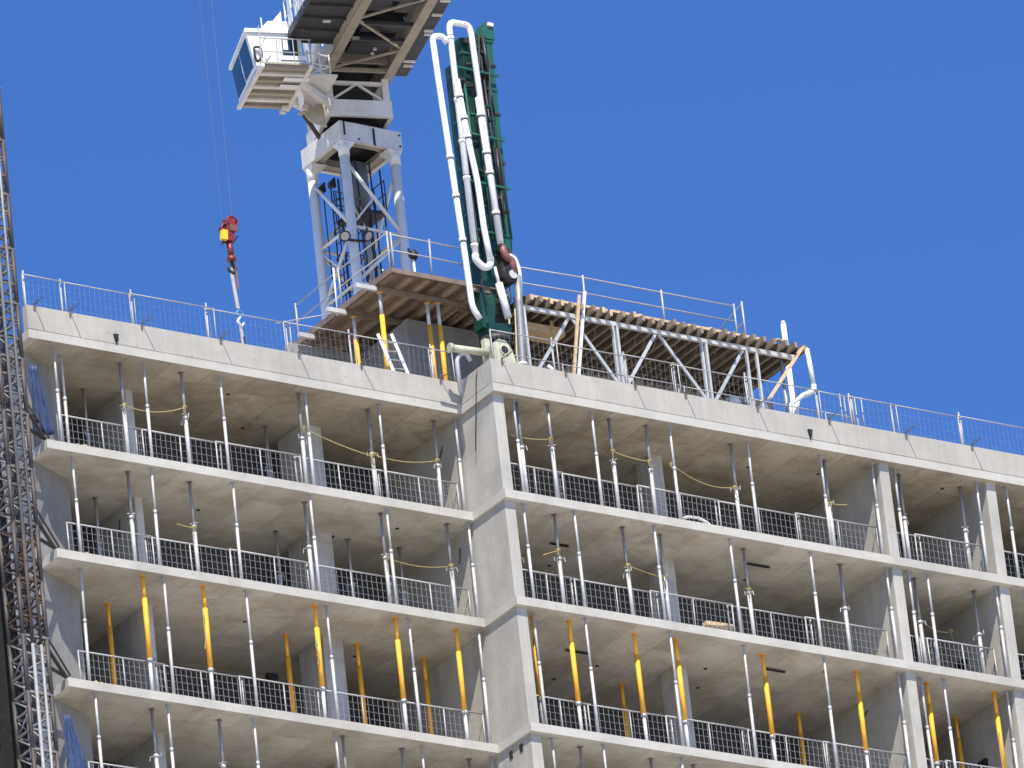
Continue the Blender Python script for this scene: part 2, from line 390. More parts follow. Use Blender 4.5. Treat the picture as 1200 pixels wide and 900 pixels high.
# overhead service boxes hung on walls / soffits
for (x, y, z, sx, sy, sz) in [(15.36, 1.9, -4.55, .09, .42, .22), (15.36, 1.6, -7.55, .09, .34, .26), (12.0, 2.3, -1.25, .03, .12, .12), (-4.4, 4.9, -6.6, .3, .12, .2)]:
    bpart('service_box', MB().box(x, x + sx, y, y + sy, z, z + sz), 'black')
for (x, y, z, l) in [(2.6, 1.9, -3.0, .55), (8.2, 1.2, -3.0, .7), (2.7, 1.9, -5.96, .7), (8.3, 1.15, -5.96, .65)]:
    bpart('junction_plate', MB().box(x, x + l, y, y + .07, z - .03, z - .004), 'black')
# penthouse core on the roof
bpart('core_wall', MB().box(2.3, 12.4, 4.85, 5.1, .232, 3.9), 'shadeback')  # dark colour stands in for the shade behind the truss table
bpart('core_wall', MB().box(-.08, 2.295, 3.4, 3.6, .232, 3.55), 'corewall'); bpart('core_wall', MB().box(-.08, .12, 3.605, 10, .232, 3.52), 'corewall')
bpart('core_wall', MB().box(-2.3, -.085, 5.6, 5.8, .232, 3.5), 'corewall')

# dark scupper spouts on the roof edge
def spout(x, y, label):
    r = thing('drain_spout', label, 'spout', (x, y, .42), 'drain spouts on the roof edge')
    part('spout_body', MB().hexa([(-.03, -.05, -.09), (.03, -.05, -.09), (.03, .01, -.11), (-.03, .01, -.11), (-.065, -.06, .08), (.065, -.06, .08), (.065, .01, .08), (-.065, .01, .08)]), 'black', r)
    part('drip_tail', MB().hexa([(-.008, -.02, -.22), (.008, -.02, -.22), (.008, .0, -.22), (-.008, .0, -.22), (-.02, -.03, -.112), (.02, -.03, -.112), (.02, .0, -.112), (-.02, .0, -.112)]), 'darksteel', r)
spout(-10.19, JOG, 'small black drain spout on the concrete edge left of the crane hook')
spout(9.8, 0, 'small black drain spout on the concrete edge below the truss end')

# edge brackets hooked over the parapet; each throws a thin slanting shadow
BR = [(-12.5, 1), (-11.47, 1), (-9.4, 1), (-7.1, 1), (-4.79, 1), (-2.93, 1), (-.55, 1), (.35, 0), (2.28, 0), (4.41, 0), (5.97, 0), (8.21, 0), (10.47, 0), (12.91, 0), (15.03, 0)]
br_arm = MB().bar((0, .12, .02), (.05, -.44, .06), .019, .019).mesh('arm', 'brdark')
br_hook = MB().box(-.022, .022, -.025, -.004, -.13, .03).mesh('hook_plate', 'brdark')
br_clip = MB().bar((-.015, -.02, .03), (.04, -.10, .15), .018, .018).mesh('clip', 'brdark')
nl = nr = 0
for x, left in BR:
    if left: lab = f'{ORD[nl]} rusty edge bracket from the left end of left parapet'; nl += 1
    else: lab = f'{ORD[nr]} rusty edge bracket right of the concrete corner'; nr += 1
    spawn('edge_bracket', lab, 'bracket', (x, JOG if left else 0, PT), [('arm', br_arm, []), ('hook_plate', br_hook, []), ('clip', br_clip, [])], 'rusty brackets hooked over the roof edge', (0, 0, jit(.12)))
single('edge_bar', MB().bar((-.62, JOG - .03, .27), (-.02, JOG - .03, .22), .05, .06), 'galvdull', 'short grey bar fixed to the roof edge beside the inner corner', 'bar')
single('hanging_cord', MB().path([(.2, .5, .92), (.02, .62, .91), (-.025, .68, .6), (-.03, .8, -.1), (-.03, .95, -.75), (-.02, 1.05, -1.25)], .014, 6), 'darksteel', 'dark cord hanging down the corner wall from the roof edge', 'cord')

# ------------------------------------------------------------------ shoring posts
def edge_post_kit(h):
    j = h * .56
    return [('outer_tube', MB().tube((0, 0, .01), (0, 0, j), .041, 10).mesh('outer_tube', 'prop', True), []),
            ('inner_tube', MB().tube((0, 0, j), (0, 0, h - .012), .031, 10).mesh('inner_tube', 'prop', True), []),
            ('collar', MB().tube((0, 0, j - .05), (0, 0, j + .05), .048, 10).mesh('collar', 'galvdull', True), []),
            ('foot_plate', MB().box(-.07, .07, -.07, .07, .001, .012).mesh('foot_plate', 'galvdull'), []),
            ('head_plate', MB().box(-.06, .06, -.06, .06, h - .012, h - .002).mesh('head_plate', 'galvdull'), [])]
def shore_kit(h):
    j = 1.52
    return [('outer_tube', MB().tube((0, 0, .012), (0, 0, j), .052, 12).mesh('outer_tube', 'prop', True), []),
            ('inner_tube', MB().tube((0, 0, j), (0, 0, h - .02), .040, 10).mesh('inner_tube', 'propin', True), []),
            ('collar', MB().tube((0, 0, j - .09), (0, 0, j - .01), .067, 12).mesh('collar', 'galvdull', True),
             [('handle', MB().path([(.06, 0, j - .05), (.14, .02, j - .05), (.16, .03, j - .17)], .011, 6).mesh('handle', 'galvdull'), []),
              ('handle', MB().path([(-.06, 0, j - .05), (-.13, -.02, j - .06), (-.13, -.02, j + .05)], .011, 6).mesh('handle', 'galvdull'), [])]),
            ('pin', MB().tube((0, -.1, j + .06), (0, .1, j + .06), .010, 6).mesh('pin', 'galvdull'), []),
            ('foot_plate', MB().box(-.08, .08, -.08, .08, .001, .014).mesh('foot_plate', 'galvdull'), []),
            ('head_plate', MB().box(-.075, .075, -.06, .06, h - .012, h - .002).mesh('head_plate', 'propin'), [])]
def yellow_kit(h, top='yellow', ysplit=(.93, 2.6)):
    a, b = ysplit
    return [('lower_leg', MB().tube((0, 0, .012), (0, 0, a), .047, 12).mesh('lower_leg', 'whiteleg', True), []),
            ('sleeve', MB().tube((0, 0, a + .05), (0, 0, b), .064, 14).mesh('sleeve', 'yellow', True), []),
            ('nut', MB().tube((0, 0, a - .03), (0, 0, a + .05), .074, 12).mesh('nut', 'galvdull', True),
             [('handle', MB().path([(-.15, .02, a + .0), (-.08, 0, a + .01), (.08, 0, a + .01), (.15, -.02, a + .03)], .012, 6).mesh('handle', 'rust'), [])]),
            ('upper_tube', MB().tube((0, 0, b), (0, 0, h - .02), .046, 12).mesh('upper_tube', top, True), []),
            ('foot_plate', MB().box(-.09, .09, -.09, .09, .001, .014).mesh('foot_plate', 'galvdull'), []),
            ('head_plate', MB().box(-.065, .065, -.065, .065, h - .012, h - .002).mesh('head_plate', 'yellow'), [])]
POSTS = [  # per storey: left wing, right wing ; type, X, distance from the slab edge
 ([('A', -11.85, .3), ('A', -11.45, .62), ('I', -9.91, 2.13), ('B', -9.83, .48), ('A', -9.27, .28), ('B', -8.08, .42), ('A', -7.06, .23), ('B', -4.66, .42), ('A', -4.54, .27), ('I', -4.42, 2.38), ('B', -2.47, .6), ('A', -2.37, .22), ('B', -.50, .6), ('A', -.05, .25)],
  [('A', .75, .24), ('B', .97, .41), ('B', 1.76, .22), ('A', 3.1, .2), ('B', 3.75, .4), ('B', 4.9, .42), ('A', 5.5, .21), ('B', 7.64, .58), ('A', 8.0, .32), ('A', 10.26, .28), ('B', 10.56, .55), ('A', 11.9, .3), ('A', 12.62, .3), ('B', 12.98, .6), ('B', 14.98, .66), ('A', 15.2, .24), ('A', 16.19, .24), ('B', 17.5, .5)]),
 ([('A', -11.61, .25), ('I', -9.85, 2.16), ('B', -9.87, .55), ('A', -9.42, .15), ('B', -8.08, .5), ('A', -7.05, .16), ('B', -4.7, .53), ('A', -4.78, .14), ('I', -4.47, 2.33), ('I', -2.45, 2.1), ('B', -2.49, .45), ('A', -2.5, .15), ('B', -.54, .42), ('A', -.06, .16), ('I', -.9, 2.1)],
  [('A', .66, .19), ('B', .72, .8), ('B', 1.76, .46), ('A', 2.16, .13), ('B', 3.89, .51), ('A', 4.6, .13), ('B', 5.07, .59), ('A', 6.95, .15), ('B', 7.63, .54), ('A', 9.42, .13), ('B', 10.62, .53), ('A', 11.88, .2), ('A', 12.6, .24), ('B', 13.04, .57), ('A', 13.14, .16), ('B', 15.0, .7), ('A', 15.38, .22), ('A', 16.3, .2)]),
 ([('A', -11.59, .42), ('J', -9.83, 2.07), ('Y', -9.9, .27), ('A', -9.36, .15), ('Y', -8.15, .27), ('A', -6.96, .16), ('J', -4.59, 2.13), ('Y', -4.86, .34), ('A', -4.56, .23), ('J', -2.53, 2.04), ('Y', -2.5, .29), ('A', -2.13, .22), ('J', -.45, 2.2), ('Y', -.63, .39), ('A', -.12, .15)],
  [('Y', .80, .55), ('A', .69, .3), ('Y', 1.85, .45), ('A', 2.13, .14), ('Y', 3.87, .52), ('J', 5.37, 3.4), ('A', 4.69, .14), ('Y', 5.14, .53), ('A', 6.98, .2), ('Y', 7.84, .56), ('J', 10.88, 3.4), ('A', 9.44, .14), ('Y', 10.78, .62), ('A', 11.88, .3), ('A', 12.66, .35), ('Y', 13.0, .6), ('A', 13.27, .2), ('J', 15.1, 2.23), ('Y', 15.10, .51), ('A', 15.35, .3), ('Y', 17.4, .5)]),
 ([('A', -11.65, .14), ('B', -9.79, .54), ('A', -9.56, .19), ('B', -7.86, .56), ('A', -7.08, .2), ('A', -4.69, .2), ('B', -4.37, .41), ('B', -2.51, .58), ('A', -2.14, .25), ('B', -.54, .57), ('A', -.06, .25)],
  [('A', .76, .25), ('B', 1.77, .49), ('A', 2.22, .14), ('B', 3.91, .52), ('A', 4.61, .15), ('B', 5.19, .48), ('A', 7.0, .2), ('B', 7.7, .5)]),
]
KITS = {}
def kit_for(t, h):
    key = (t in 'YJ' and 'Y' or t in 'BI' and 'B' or 'A', round(h, 2))
    if key not in KITS: KITS[key] = {'Y': yellow_kit, 'B': shore_kit, 'A': edge_post_kit}[key[0]](h)
    return KITS[key]
NAME = {'A': ('edge_post', 'thin silver edge post', 'post', 'thin silver posts along the slab edges'),
        'B': ('shoring_prop', 'thick silver shoring prop', 'prop', 'silver shoring props behind the slab edges'),
        'I': ('shoring_prop', 'shaded grey prop deep inside', 'prop', 'silver shoring props behind the slab edges'),
        'Y': ('yellow_shoring_prop', 'yellow shoring prop on white leg', 'prop', 'yellow shoring props'),
        'J': ('yellow_shoring_prop', 'shaded yellow prop deep inside', 'prop', 'yellow shoring props')}
for s, (lw, rw) in enumerate(POSTS):
    top = 0.0 if s == 0 else FL[s] - TH
    bot = FL[s + 1]; h = top - bot
    for wing, lst, y0 in (('left wing', lw, JOG), ('right wing', rw, 0.0)):
        cnt = {}
        for t, x, d in sorted(lst, key=lambda q: q[1]):
            bay = wing if wing == 'left wing' or x < 12 else ('bay between two fins' if x < 15.5 else 'far right bay')
            k = cnt.get((t, bay), 0); cnt[(t, bay)] = k + 1
            nm, lab, cat, grp = NAME[t]
            lean = (jit(.006), jit(.006), random.uniform(0, 6.28))
            spawn(nm, f'{lab}, {ORD[k]} from left, {STOREY[s]}, {bay}', cat, (x, y0 + d, bot), kit_for(t, h), grp, lean)

# ------------------------------------------------------------------ guardrail panels
PK = {}
def panel_kit(w, h=1.07, wire=.0042, rr=.022, mid=True, mat='galv', cols=.145, rows=.2):
    key = (round(w, 2), h, wire, rr)
    if key in PK: return PK[key]
    k = []
    k.append(('top_rail', MB().tube((0, 0, h - .02), (w, 0, h - .02), rr, 8).mesh('top_rail', mat, True), []))
    k.append(('bottom_rail', MB().tube((0, 0, .07), (w, 0, .07), .013, 6).mesh('bottom_rail', mat, True), []))
    for x in ((.018, w * .52, w - .018) if mid else (.018, w - .018)): k.append(('upright', MB().tube((x, 0, 0), (x, 0, h - .02), rr * .9 if x != w * .52 else rr * .75, 8).mesh('upright', mat, True), []))
    m = MB(); n = max(2, round(w / cols))
    for i in range(1, n):
        x = w * i / n; m.bar((x, .006, .05), (x, .006, h - .03), wire * 2, wire * 2)
    r = max(2, round((h - .1) / rows))
    for i in range(1, r):
        zz = .07 + (h - .1) * i / r; m.bar((.02, -.004, zz), (w - .02, -.004, zz), wire * 1.3, wire * 1.3)
    k.append(('mesh_infill', m.mesh('mesh_infill', 'wire'), []))
    PK[key] = k; return k
LG = [(-11.75, -9.27), (-9.45, -6.95), (-7.12, -4.62), (-4.8, -2.28), (-2.42, .04)]
RG = [(.45, 2.25), (2.1, 4.75), (4.55, 7.1), (6.92, 9.55), (9.38, 11.98), (12.42, 13.4), (13.25, 15.42), (15.85, 18.3)]
for s in range(4):
    zb = FL[s + 1]
    for wing, lst, y0 in (('left wing', LG, JOG), ('right wing', RG, 0.0)):
        for i, (a, b) in enumerate(lst):
            dx = jit(.06) if 0 < i < len(lst) - 1 else 0
            spawn('mesh_guardrail', f'grey mesh guardrail panel, {ORD[i]} from left, {STOREY[s]}, {wing}', 'guardrail',
                  (a + dx, y0 + .58 + (.05 if i % 2 else 0), zb + .01), panel_kit(b - a), 'mesh guardrail panels on the open floors', (jit(.02), jit(.006), jit(.008)))
# roof guardrails standing behind the upstand
RL = [(-12.6, -11.35), (-11.5, -9.3), (-9.5, -7.0), (-7.25, -4.7), (-4.95, -2.8), (-3.0, -.45), (-.6, .15)]
RR = [(.3, 2.35), (2.2, 4.5), (4.35, 6.1), (5.9, 8.3), (8.15, 10.55), (10.4, 11.6), (11.45, 13.0), (12.8, 15.1), (14.95, 17.6)]
for wing, lst, y0 in (('left', RL, JOG + .3), ('right', RR, .32)):
    for i, (a, b) in enumerate(lst):
        spawn('roof_guardrail', f'slim grey guardrail on {wing} roof edge, {ORD[i]} panel from left', 'guardrail',
              (a, y0 + (.05 if i % 2 else 0), .86), panel_kit(b - a, 1.06, .0016, .016, False, 'galv', .15, .22), 'guardrails along the roof edge', (jit(.025), jit(.008), jit(.008)))
        # kneepost to the roof slab and taller end post
    n = 0
    for (a, b) in lst:
        n += 1
        x = a + .1 + jit(.03)
        single('guardrail_post', MB().tube((x, y0 + .09, .235), (x + jit(.01), y0 + .09, 2.02 + jit(.07)), .021, 8), 'galv',
               f'silver guardrail post on {wing} roof edge, {ORD[n-1]} from left', 'post', 'posts of the roof guardrails', True)
for i, (a, b) in enumerate(RR[:6]):
    spawn('roof_guardrail', f'inner grey guardrail in front of the truss table, {ORD[i]} panel from left', 'guardrail',
          (a + .5, .85, .55), panel_kit(b - a, 1.06, .0016, .016, False, 'galv', .15, .22), 'inner guardrails below the truss table', (jit(.02), jit(.006), jit(.01)))

for i in range(5):
    single('gate_bar', MB().tube((11.35 + i * .17, .55 + .05 * (i % 2), .9), (11.35 + i * .17, .55 + .05 * (i % 2), 2.05), .017, 6), 'galv', f'slim gate bar at the right end of the truss table, {ORD[i]} from left', 'bar', 'gate bars beside the truss table', True)

# ------------------------------------------------------------------ ropes
def sag(p, q, d, n=9):
    p, q = Vector(p), Vector(q); return [tuple(p.lerp(q, i / n) - Vector((0, 0, d * 4 * (i / n) * (1 - i / n)))) for i in range(n + 1)]
def rope(p, q, d, label, tails=()):
    r = thing('rope', label, 'rope', p, 'yellow ropes tied between the props'); o = Vector(p)
    L = lambda pts: [tuple(Vector(a) - o) for a in pts]
    if q: part('strand', MB().path(L(sag(p, q, d)), .013, 6), 'rope', r, True)
    ends = [p] + ([q] if q and tails != 'one' else [])
    for e in ends:
        c = Vector(e) - o
        part('knot', MB().torus(c, .058, .014, 'z', 12, 6).torus(c + Vector((.004, 0, .028)), .060, .012, 'z', 12, 6), 'rope', r, True)
        part('tail', MB().path([c + Vector((-.05, -.06, 0)), c + Vector((-.08 + jit(.03), -.09, -.1)), c + Vector((-.04 + jit(.05), -.07, -.25 - random.random() * .1))], .010, 5), 'rope', r, True)
    return r
rope((-9.85, 1.93, -1.2), (-8.1, 1.9, -.98), .16, 'slack yellow rope between two props at left end, top storey')
rope((-4.6, 1.9, -.98), (-2.5, 2.08, -1.33), .05, 'yellow rope sloping past the concrete column, top storey left wing')
rope((-2.45, 2.08, -1.28), (-.52, 2.07, -1.14), .12, 'slack yellow rope nearest the corner wall, top storey left wing')
rope((.4, .7, -.72), (1.73, .2, -1.0), .1, 'yellow rope with big knot right of corner wall, top storey')
rope((3.76, .38, -.93), (4.88, .4, -1.02), .04, 'orange yellow rope between two props before the right column, top storey')
rope((5.5, .3, -1.05), (7.6, .55, -1.25), .22, 'thin slack yellow rope right of the right column, top storey')
rope((10.58, .5, -1.25), (11.1, .5, -1.2), .02, 'short yellow rope end left of the first fin wall, top storey', 'one')
rope((-8.1, 1.98, -4.26), (-8.6, 1.98, -4.22), .01, 'short yellow rope stub in left wing, second storey from top', 'one')
rope((-2.45, 1.93, -4.22), (-.56, 1.9, -4.16), .12, 'slack yellow rope near the corner wall, second storey left wing')
rope((1.74, .44, -4.0), (1.25, .44, -4.2), .0, 'short yellow rope stub right of corner wall, second storey', 'one')
rope((3.9, .5, -4.05), (5.05, .56, -4.2), .02, 'tight orange rope before the right column, second storey')
rope((7.62, .52, -4.15), None, 0, 'yellow rope knot on prop under black plate, second storey')
rope((12.9, .6, -3.95), (14.4, 1.1, -4.05), .2, 'slack yellow rope between the two fin walls, second storey')
single('rope', MB().path([(-8.23, 1.7, -6.75), (-8.3, 1.66, -7.0), (-8.28, 1.66, -7.4), (-8.32, 1.67, -7.7)], .018, 6), 'rope', 'yellow rope strand hanging beside second yellow prop from left', 'rope', 'yellow ropes tied between the props')
single('rope', MB().path([(-4.94, 1.76, -6.9), (-5.0, 1.74, -7.1), (-4.93, 1.73, -7.35), (-4.98, 1.74, -7.6)], .018, 6), 'rope', 'yellow rope strand on yellow prop before the left column', 'rope', 'yellow ropes tied between the props')
single('rope', MB().path([(15.02, .43, -7.1), (14.95, .4, -7.6), (14.97, .4, -8.1), (14.8, .4, -8.6), (14.85, .42, -9.1)], .02, 6), 'rope', 'long rope strand hanging beside the yellow prop left of second fin', 'rope', 'yellow ropes tied between the props')

# loose things on the floors
single('white_hose', MB().path([(6.0, .78, -2.28), (6.2, .78, -2.2), (6.5, .78, -2.19), (6.75, .78, -2.28), (7.0, .8, -2.45), (7.15, .85, -2.72)], .04, 8), 'pipe', 'white hose arching over the floor behind the guardrail, top storey', 'hose', None, True)
single('timber_plank', MB().hexa([(6.45, .9, -5.16), (7.25, .85, -5.17), (7.25, 1.05, -5.17), (6.45, 1.1, -5.16), (6.45, .9, -5.02), (7.25, .85, -5.03), (7.25, 1.05, -5.03), (6.45, 1.1, -5.02)]), 'woodend', 'pale timber on a stand behind guardrail right of column, second storey', 'timber')
single('timber_stack', MB().box(6.4, 7.3, .8, 1.15, -5.685, -5.175), 'wood', 'brown timber stack under the pale plank, second storey right wing', 'timber')
single('pallet_plank', MB().box(13.2, 15.2, .12, .5, FL[1] + .004, FL[1] + .03), 'wood', 'long orange plank lying on slab edge between the fins, top storey', 'plank')
single('pallet_plank', MB().box(13.4, 15.3, .12, .5, FL[2] + .004, FL[2] + .03), 'wood', 'long orange plank lying on slab edge between the fins, second storey', 'plank')
for (x, s) in [(-11.6, 1), (-11.55, 2), (-11.6, 3)]:
    mb = MB()
    for i in range(9):
        a, b = x + jit(.3), JOG + .1 + random.random() * .3; hh = .04 + random.random() * .07
        mb.hexa([(a - .07, b - .06, 0), (a + .07, b - .06, 0), (a + .07, b + .06, 0), (a - .07, b + .06, 0), (a - .03, b - .02, hh), (a + .03, b - .03, hh), (a + .02, b + .03, hh), (a - .02, b + .02, hh)])
    o = single('sawdust_heap', mb, 'dust', f'orange debris heap at left end of {["", "top storey", "second storey from top", "yellow prop storey"][s]} floor', 'debris', 'debris heaps at the left slab end')
    o.location.z = FL[s] + .003
t = thing('site_cabinet', 'dark cabinet with grey conduit inside, right of corner wall, yellow prop storey', 'cabinet', (1.2, 2.6, FL[3]))
part('cabinet_body', MB().box(-.55, .55, 0, .4, .01, 2.3), 'black', t); part('conduit', MB().tube((.62, -.05, .01), (.62, -.05, 2.5), .03, 8).tube((.75, -.05, .01), (.75, -.05, 2.3), .025, 8), 'galvdull', t)
part('valve', MB().torus((.62, -.1, 1.6), .08, .02, 'y', 12, 6), 'galvdull', t)

# ------------------------------------------------------------------ left wing: mast climbing hoist
MX, MY, ms = -14.28, .5, .66
mast = thing('hoist_mast', 'tall lattice hoist mast with rusty middle section at left edge', 'mast', (MX, MY, GZ))
def sec_meshes(mat, chord):
    H = 1.5; d = {}
    d['chord'] = [MB().tube((x, y, 0), (x, y, H), .058, 8).mesh('chord', chord, True) for x in (0, ms) for y in (0, ms)]
    r = []
    for zz in (.02, .52, 1.02):
        r += [MB().bar((0, 0, zz), (ms, 0, zz), .05, .05).mesh('rung', mat), MB().bar((0, ms, zz), (ms, ms, zz), .05, .05).mesh('rung', mat),
              MB().bar((0, 0, zz), (0, ms, zz), .05, .05).mesh('rung', mat), MB().bar((ms, 0, zz), (ms, ms, zz), .05, .05).mesh('rung', mat)]
    d['rung'] = r; b = []
    for i, zz in enumerate((.05, .55, 1.05)):
        a = (0, ms) if i % 2 else (ms, 0)
        for (p, q) in [((a[0], 0), (a[1], 0)), ((a[1], ms), (a[0], ms)), ((0, a[1]), (0, a[0])), ((ms, a[0]), (ms, a[1]))]:
            b.append(MB().tube((*p, zz), (*q, zz + .43), .026, 6).mesh('diagonal_brace', mat, True))
    d['diagonal_brace'] = b; return d
SEC = {'grey': sec_meshes('mast', 'mastbrown'), 'rust': sec_meshes('rust', 'mastbrown'), 'light': sec_meshes('mastlight', 'mastbrown')}
FLG = MB().box(-.05, ms + .05, ms - .05, ms + .05, 1.46, 1.5).mesh('section_flange', 'mastbrown')
zt = 9.3
k = 0
while zt > GZ + 1:
    zt -= 1.5; k += 1
    if zt < -20:   # far below the picture: bare chords down to the ground
        break
    kind = 'rust' if -8.9 < zt < -6.0 else ('light' if zt < -8.9 else 'grey')
    se = obj('mast_section', MB().box(-.05, ms + .05, -.05, .05, 1.46, 1.5).mesh('mast_section', {'rust': 'rust', 'light': 'mastlight', 'grey': 'mast'}[kind]), mast, (0, 0, zt - GZ))
    obj('section_flange', FLG, se)
    for nm, lst in SEC[kind].items():
        for me in lst: obj(nm, me, se)
mb = MB()
for x in (0, ms):
    for y in (0, ms): mb.tube((x, y, 0), (x, y, zt - GZ + 1.4), .046, 8)
part('lower_chords', mb, 'mastbrown', mast)
for x, r, lab in ((.2, .045, 'left'), (.44, .036, 'right')):
    segs = [(9.2, -6.1, 'mastlight'), (-6.1, -8.95, 'rust'), (-8.95, -25, 'galvlow')]
    for a, b, mt in segs:
        part('riser_pipe', MB().tube((x, -.09, a - GZ), (x, -.09, b - GZ), r, 10), mt, mast, True)
rack = part('rack_bar', MB().box(ms - .14, ms - .09, ms - .03, ms + .03, 0, 9.2 - GZ), 'mastbrown', mast)
# mast ties to the slabs
for i, zz in enumerate((FL[1] + .12, FL[2] + .12, FL[3] + .12)):
    t = thing('mast_tie', f'dark steel tie from hoist mast to slab end, {["top storey", "second storey from top", "yellow prop storey"][i]}', 'tie', (MX + ms, MY, zz), 'ties between mast and slabs')
    part('tie_bar', MB().bar((.05, .02, 0), (1.25, 1.25, .0), .07, .08), 'darksteel', t)
    part('tie_bar', MB().bar((.05, .6, 0), (1.35, 1.3, .0), .06, .07), 'darksteel', t)
    part('stay_bar', MB().tube((-.15, 1.0, 2.2 if i else 2.0), (1.35, 1.2, .02), .028, 6), 'darksteel', t)
    part('landing_gate', MB().tube((.25, 1.05, .1), (.25, 1.05, 2.1), .025, 6).tube((.62, 1.05, .1), (.62, 1.05, 2.1), .025, 6).tube((.25, 1.05, 2.1), (.62, 1.05, 2.1), .025, 6).tube((.25, 1.05, 1.1), (.62, 1.05, 1.1), .02, 6), 'galv' if i == 2 else 'galvdull', t)
def cloth(name, corners, mat, label, cat, folds=5, depth=.07, group=None):
    a, b, c, d = [Vector(p) for p in corners]; nu, nv = 16, 14; mb = MB(); vs = []; fs = []
    for j in range(nv + 1):
        for i in range(nu + 1):
            u, v = i / nu, j / nv
            p = a.lerp(b, u).lerp(d.lerp(c, u), v)
            p = p + Vector((.3, -1, 0)).normalized() * (depth * math.sin(u * folds * 2 * math.pi + v * 2) * (.35 + .65 * v)) + Vector((jit(.012), jit(.012), 0))
            vs.append(p)
    for j in range(nv):
        for i in range(nu): fs.append((j * (nu + 1) + i, j * (nu + 1) + i + 1, (j + 1) * (nu + 1) + i + 1, (j + 1) * (nu + 1) + i))
    mb._add(vs, fs); me = mb.mesh(name, mat, True); o = obj(name, me)
    md = o.modifiers.new('thickness', 'SOLIDIFY'); md.thickness = .012
    return tag(o, label, cat, group)
cloth('blue_tarp', [(-12.72, 1.62, -.72), (-12.5, 1.62, -.70), (-12.15, 1.7, -2.5), (-12.72, 1.75, -2.55)], 'tarp', 'gathered blue tarp hanging at left slab end, top storey', 'tarp', 3)
cloth('blue_tarp', [(-12.62, 1.62, -10.12), (-12.45, 1.62, -10.08), (-11.9, 1.7, -12.0), (-12.65, 1.75, -12.05)], 'tarp', 'gathered blue tarp hanging at left slab end, lowest visible storey', 'tarp', 3)
cloth('dark_netting', [(-16.6, 2.3, -.3), (-13.4, 2.3, -.1), (-13.2, 2.3, -24), (-16.6, 2.3, -24)], 'netting', 'dark debris netting hanging behind the hoist mast', 'netting', 9, .12)
t = thing('hoist_car', 'dark brown hoist car behind mast in lower left corner', 'hoist car', (-15.7, 1.3, -13.4))
part('car_shell', MB().box(-1.2, .55, 0, .9, 0, 6.3), 'netting', t)
for zz in (.3, 1.6, 2.9, 4.3, 5.8): part('car_rail', MB().bar((-1.2, -.04, zz), (.6, -.04, zz), .06, .06), 'darksteel', t)
part('car_post', MB().box(.5, .6, -.07, -.005, 0, 6.3), 'darksteel', t); part('car_post', MB().box(-.3, -.2, -.07, -.005, 0, 6.3), 'darksteel', t)
t = thing('sheeting_bundle', 'pale blue sheeting bundle tied to the hoist car at left edge', 'bundle', (-15.25, 1.1, -8.9))
for i in range(4):
    part('sheet_roll', MB().path([(-.7, -.05, .02 + i * .1), (-.2, -.1 - .03 * i, .0 + i * .12), (.2, -.06, -.05 + i * .09), (.5, -.02, .04 + i * .08)], .045, 7), 'rag', t, True)

# ------------------------------------------------------------------ roof: left formwork deck
def timber_box(a, b, w, h): return MB().bar(a, b, w, h)
dk = thing('formwork_deck', 'raised brown plywood formwork deck on beams above the corner roof', 'formwork', (-1.6, 1.62, 3.6))
OX, OY, OZ = -1.6, 1.62, 3.6
def L(x, y, z): return (x - OX, y - OY, z - OZ)
# primary beams along X with pale ends sticking out
for y, x0 in ((2.38, -2.24), (3.85, -2.2), (5.4, -2.1)):
    part('primary_beam', MB().bar(L(-1.62, y, 3.66), L(1.9, y, 3.66), .09, .13), 'ply', dk)
    part('beam_end', MB().bar(L(x0, y, 3.66), L(-1.622, y, 3.66), .095, .12), 'beamw', dk)
for i in range(8):
    x = -1.5 + i * .48 + jit(.04)
    part('joist', MB().bar(L(x, 1.66 + jit(.03), 3.805), L(x + jit(.04), 6.3, 3.805), .17, .12), 'wood' if i % 3 else 'ply', dk)
for i in range(5):
    y0 = 1.62 + i * .95
    for j in range(2):
        x0 = -1.63 + j * 1.78 + jit(.02)
        part('plywood_sheet', MB().box(x0 - OX, x0 + 1.77 - OX, y0 - OY, y0 + .945 - OY, 3.868 + .002 * j - OZ, 3.89 + .002 * j - OZ), 'ply', dk)
part('edge_board', MB().bar(L(-1.66, 1.6, 3.83), L(-1.66, 6.35, 3.83), .03, .16), 'ply', dk)
part('edge_board', MB().bar(L(-1.64, 1.585, 3.84), L(.75, 1.585, 3.84), .03, .13), 'ply', dk)
part('edge_board', MB().bar(L(.76, 1.72, 3.80), L(1.9, 1.72, 3.80), .03, .13), 'ply', dk)
# roof props under it
rk = yellow_kit(3.6 - .23 - .003, 'prop', (.35, 2.72))
for i, (x, y, w) in enumerate([(-1.35, 3.91, 'behind the ladder, left of the others'), (-1.5, 2.43, 'standing behind the white ladder'), (.0, 2.5, 'left one of the pair before the core wall'), (.27, 2.44, 'right one of the pair before the core wall')]):
    spawn('yellow_roof_prop', f'yellow prop under the brown deck, {w}', 'prop', (x, y, .231), rk, 'yellow props under the roof deck', (jit(.006), jit(.006), jit(3)))
for i, (x, y) in enumerate([(-.6, 4.6), (-1.25, 5.2)]):
    single('slim_roof_prop', MB().tube((x, y, .235), (x, y, 3.58), .03, 8), 'propin', f'slim dull prop in shade under the brown deck, {["right", "left"][i]} one', 'prop', 'slim props under the roof deck', True)
# ladder leaning at the deck
ld = thing('ladder', 'short white ladder leaning below the brown deck', 'ladder', (-1.7, 2.2, .24))
a0, a1, b0, b1 = Vector((-.1, .05, 2.05)), Vector((.3, -.35, .0)), Vector((.32, .05, 2.12)), Vector((.72, -.35, .0))
part('stile', MB().bar(a0, a1, .06, .08), 'white', ld); part('stile', MB().bar(b0, b1, .06, .08), 'white', ld)
for i in range(1, 8): part('rung', MB().tube(a0.lerp(a1, i / 8), b0.lerp(b1, i / 8), .016, 6), 'galv', ld)
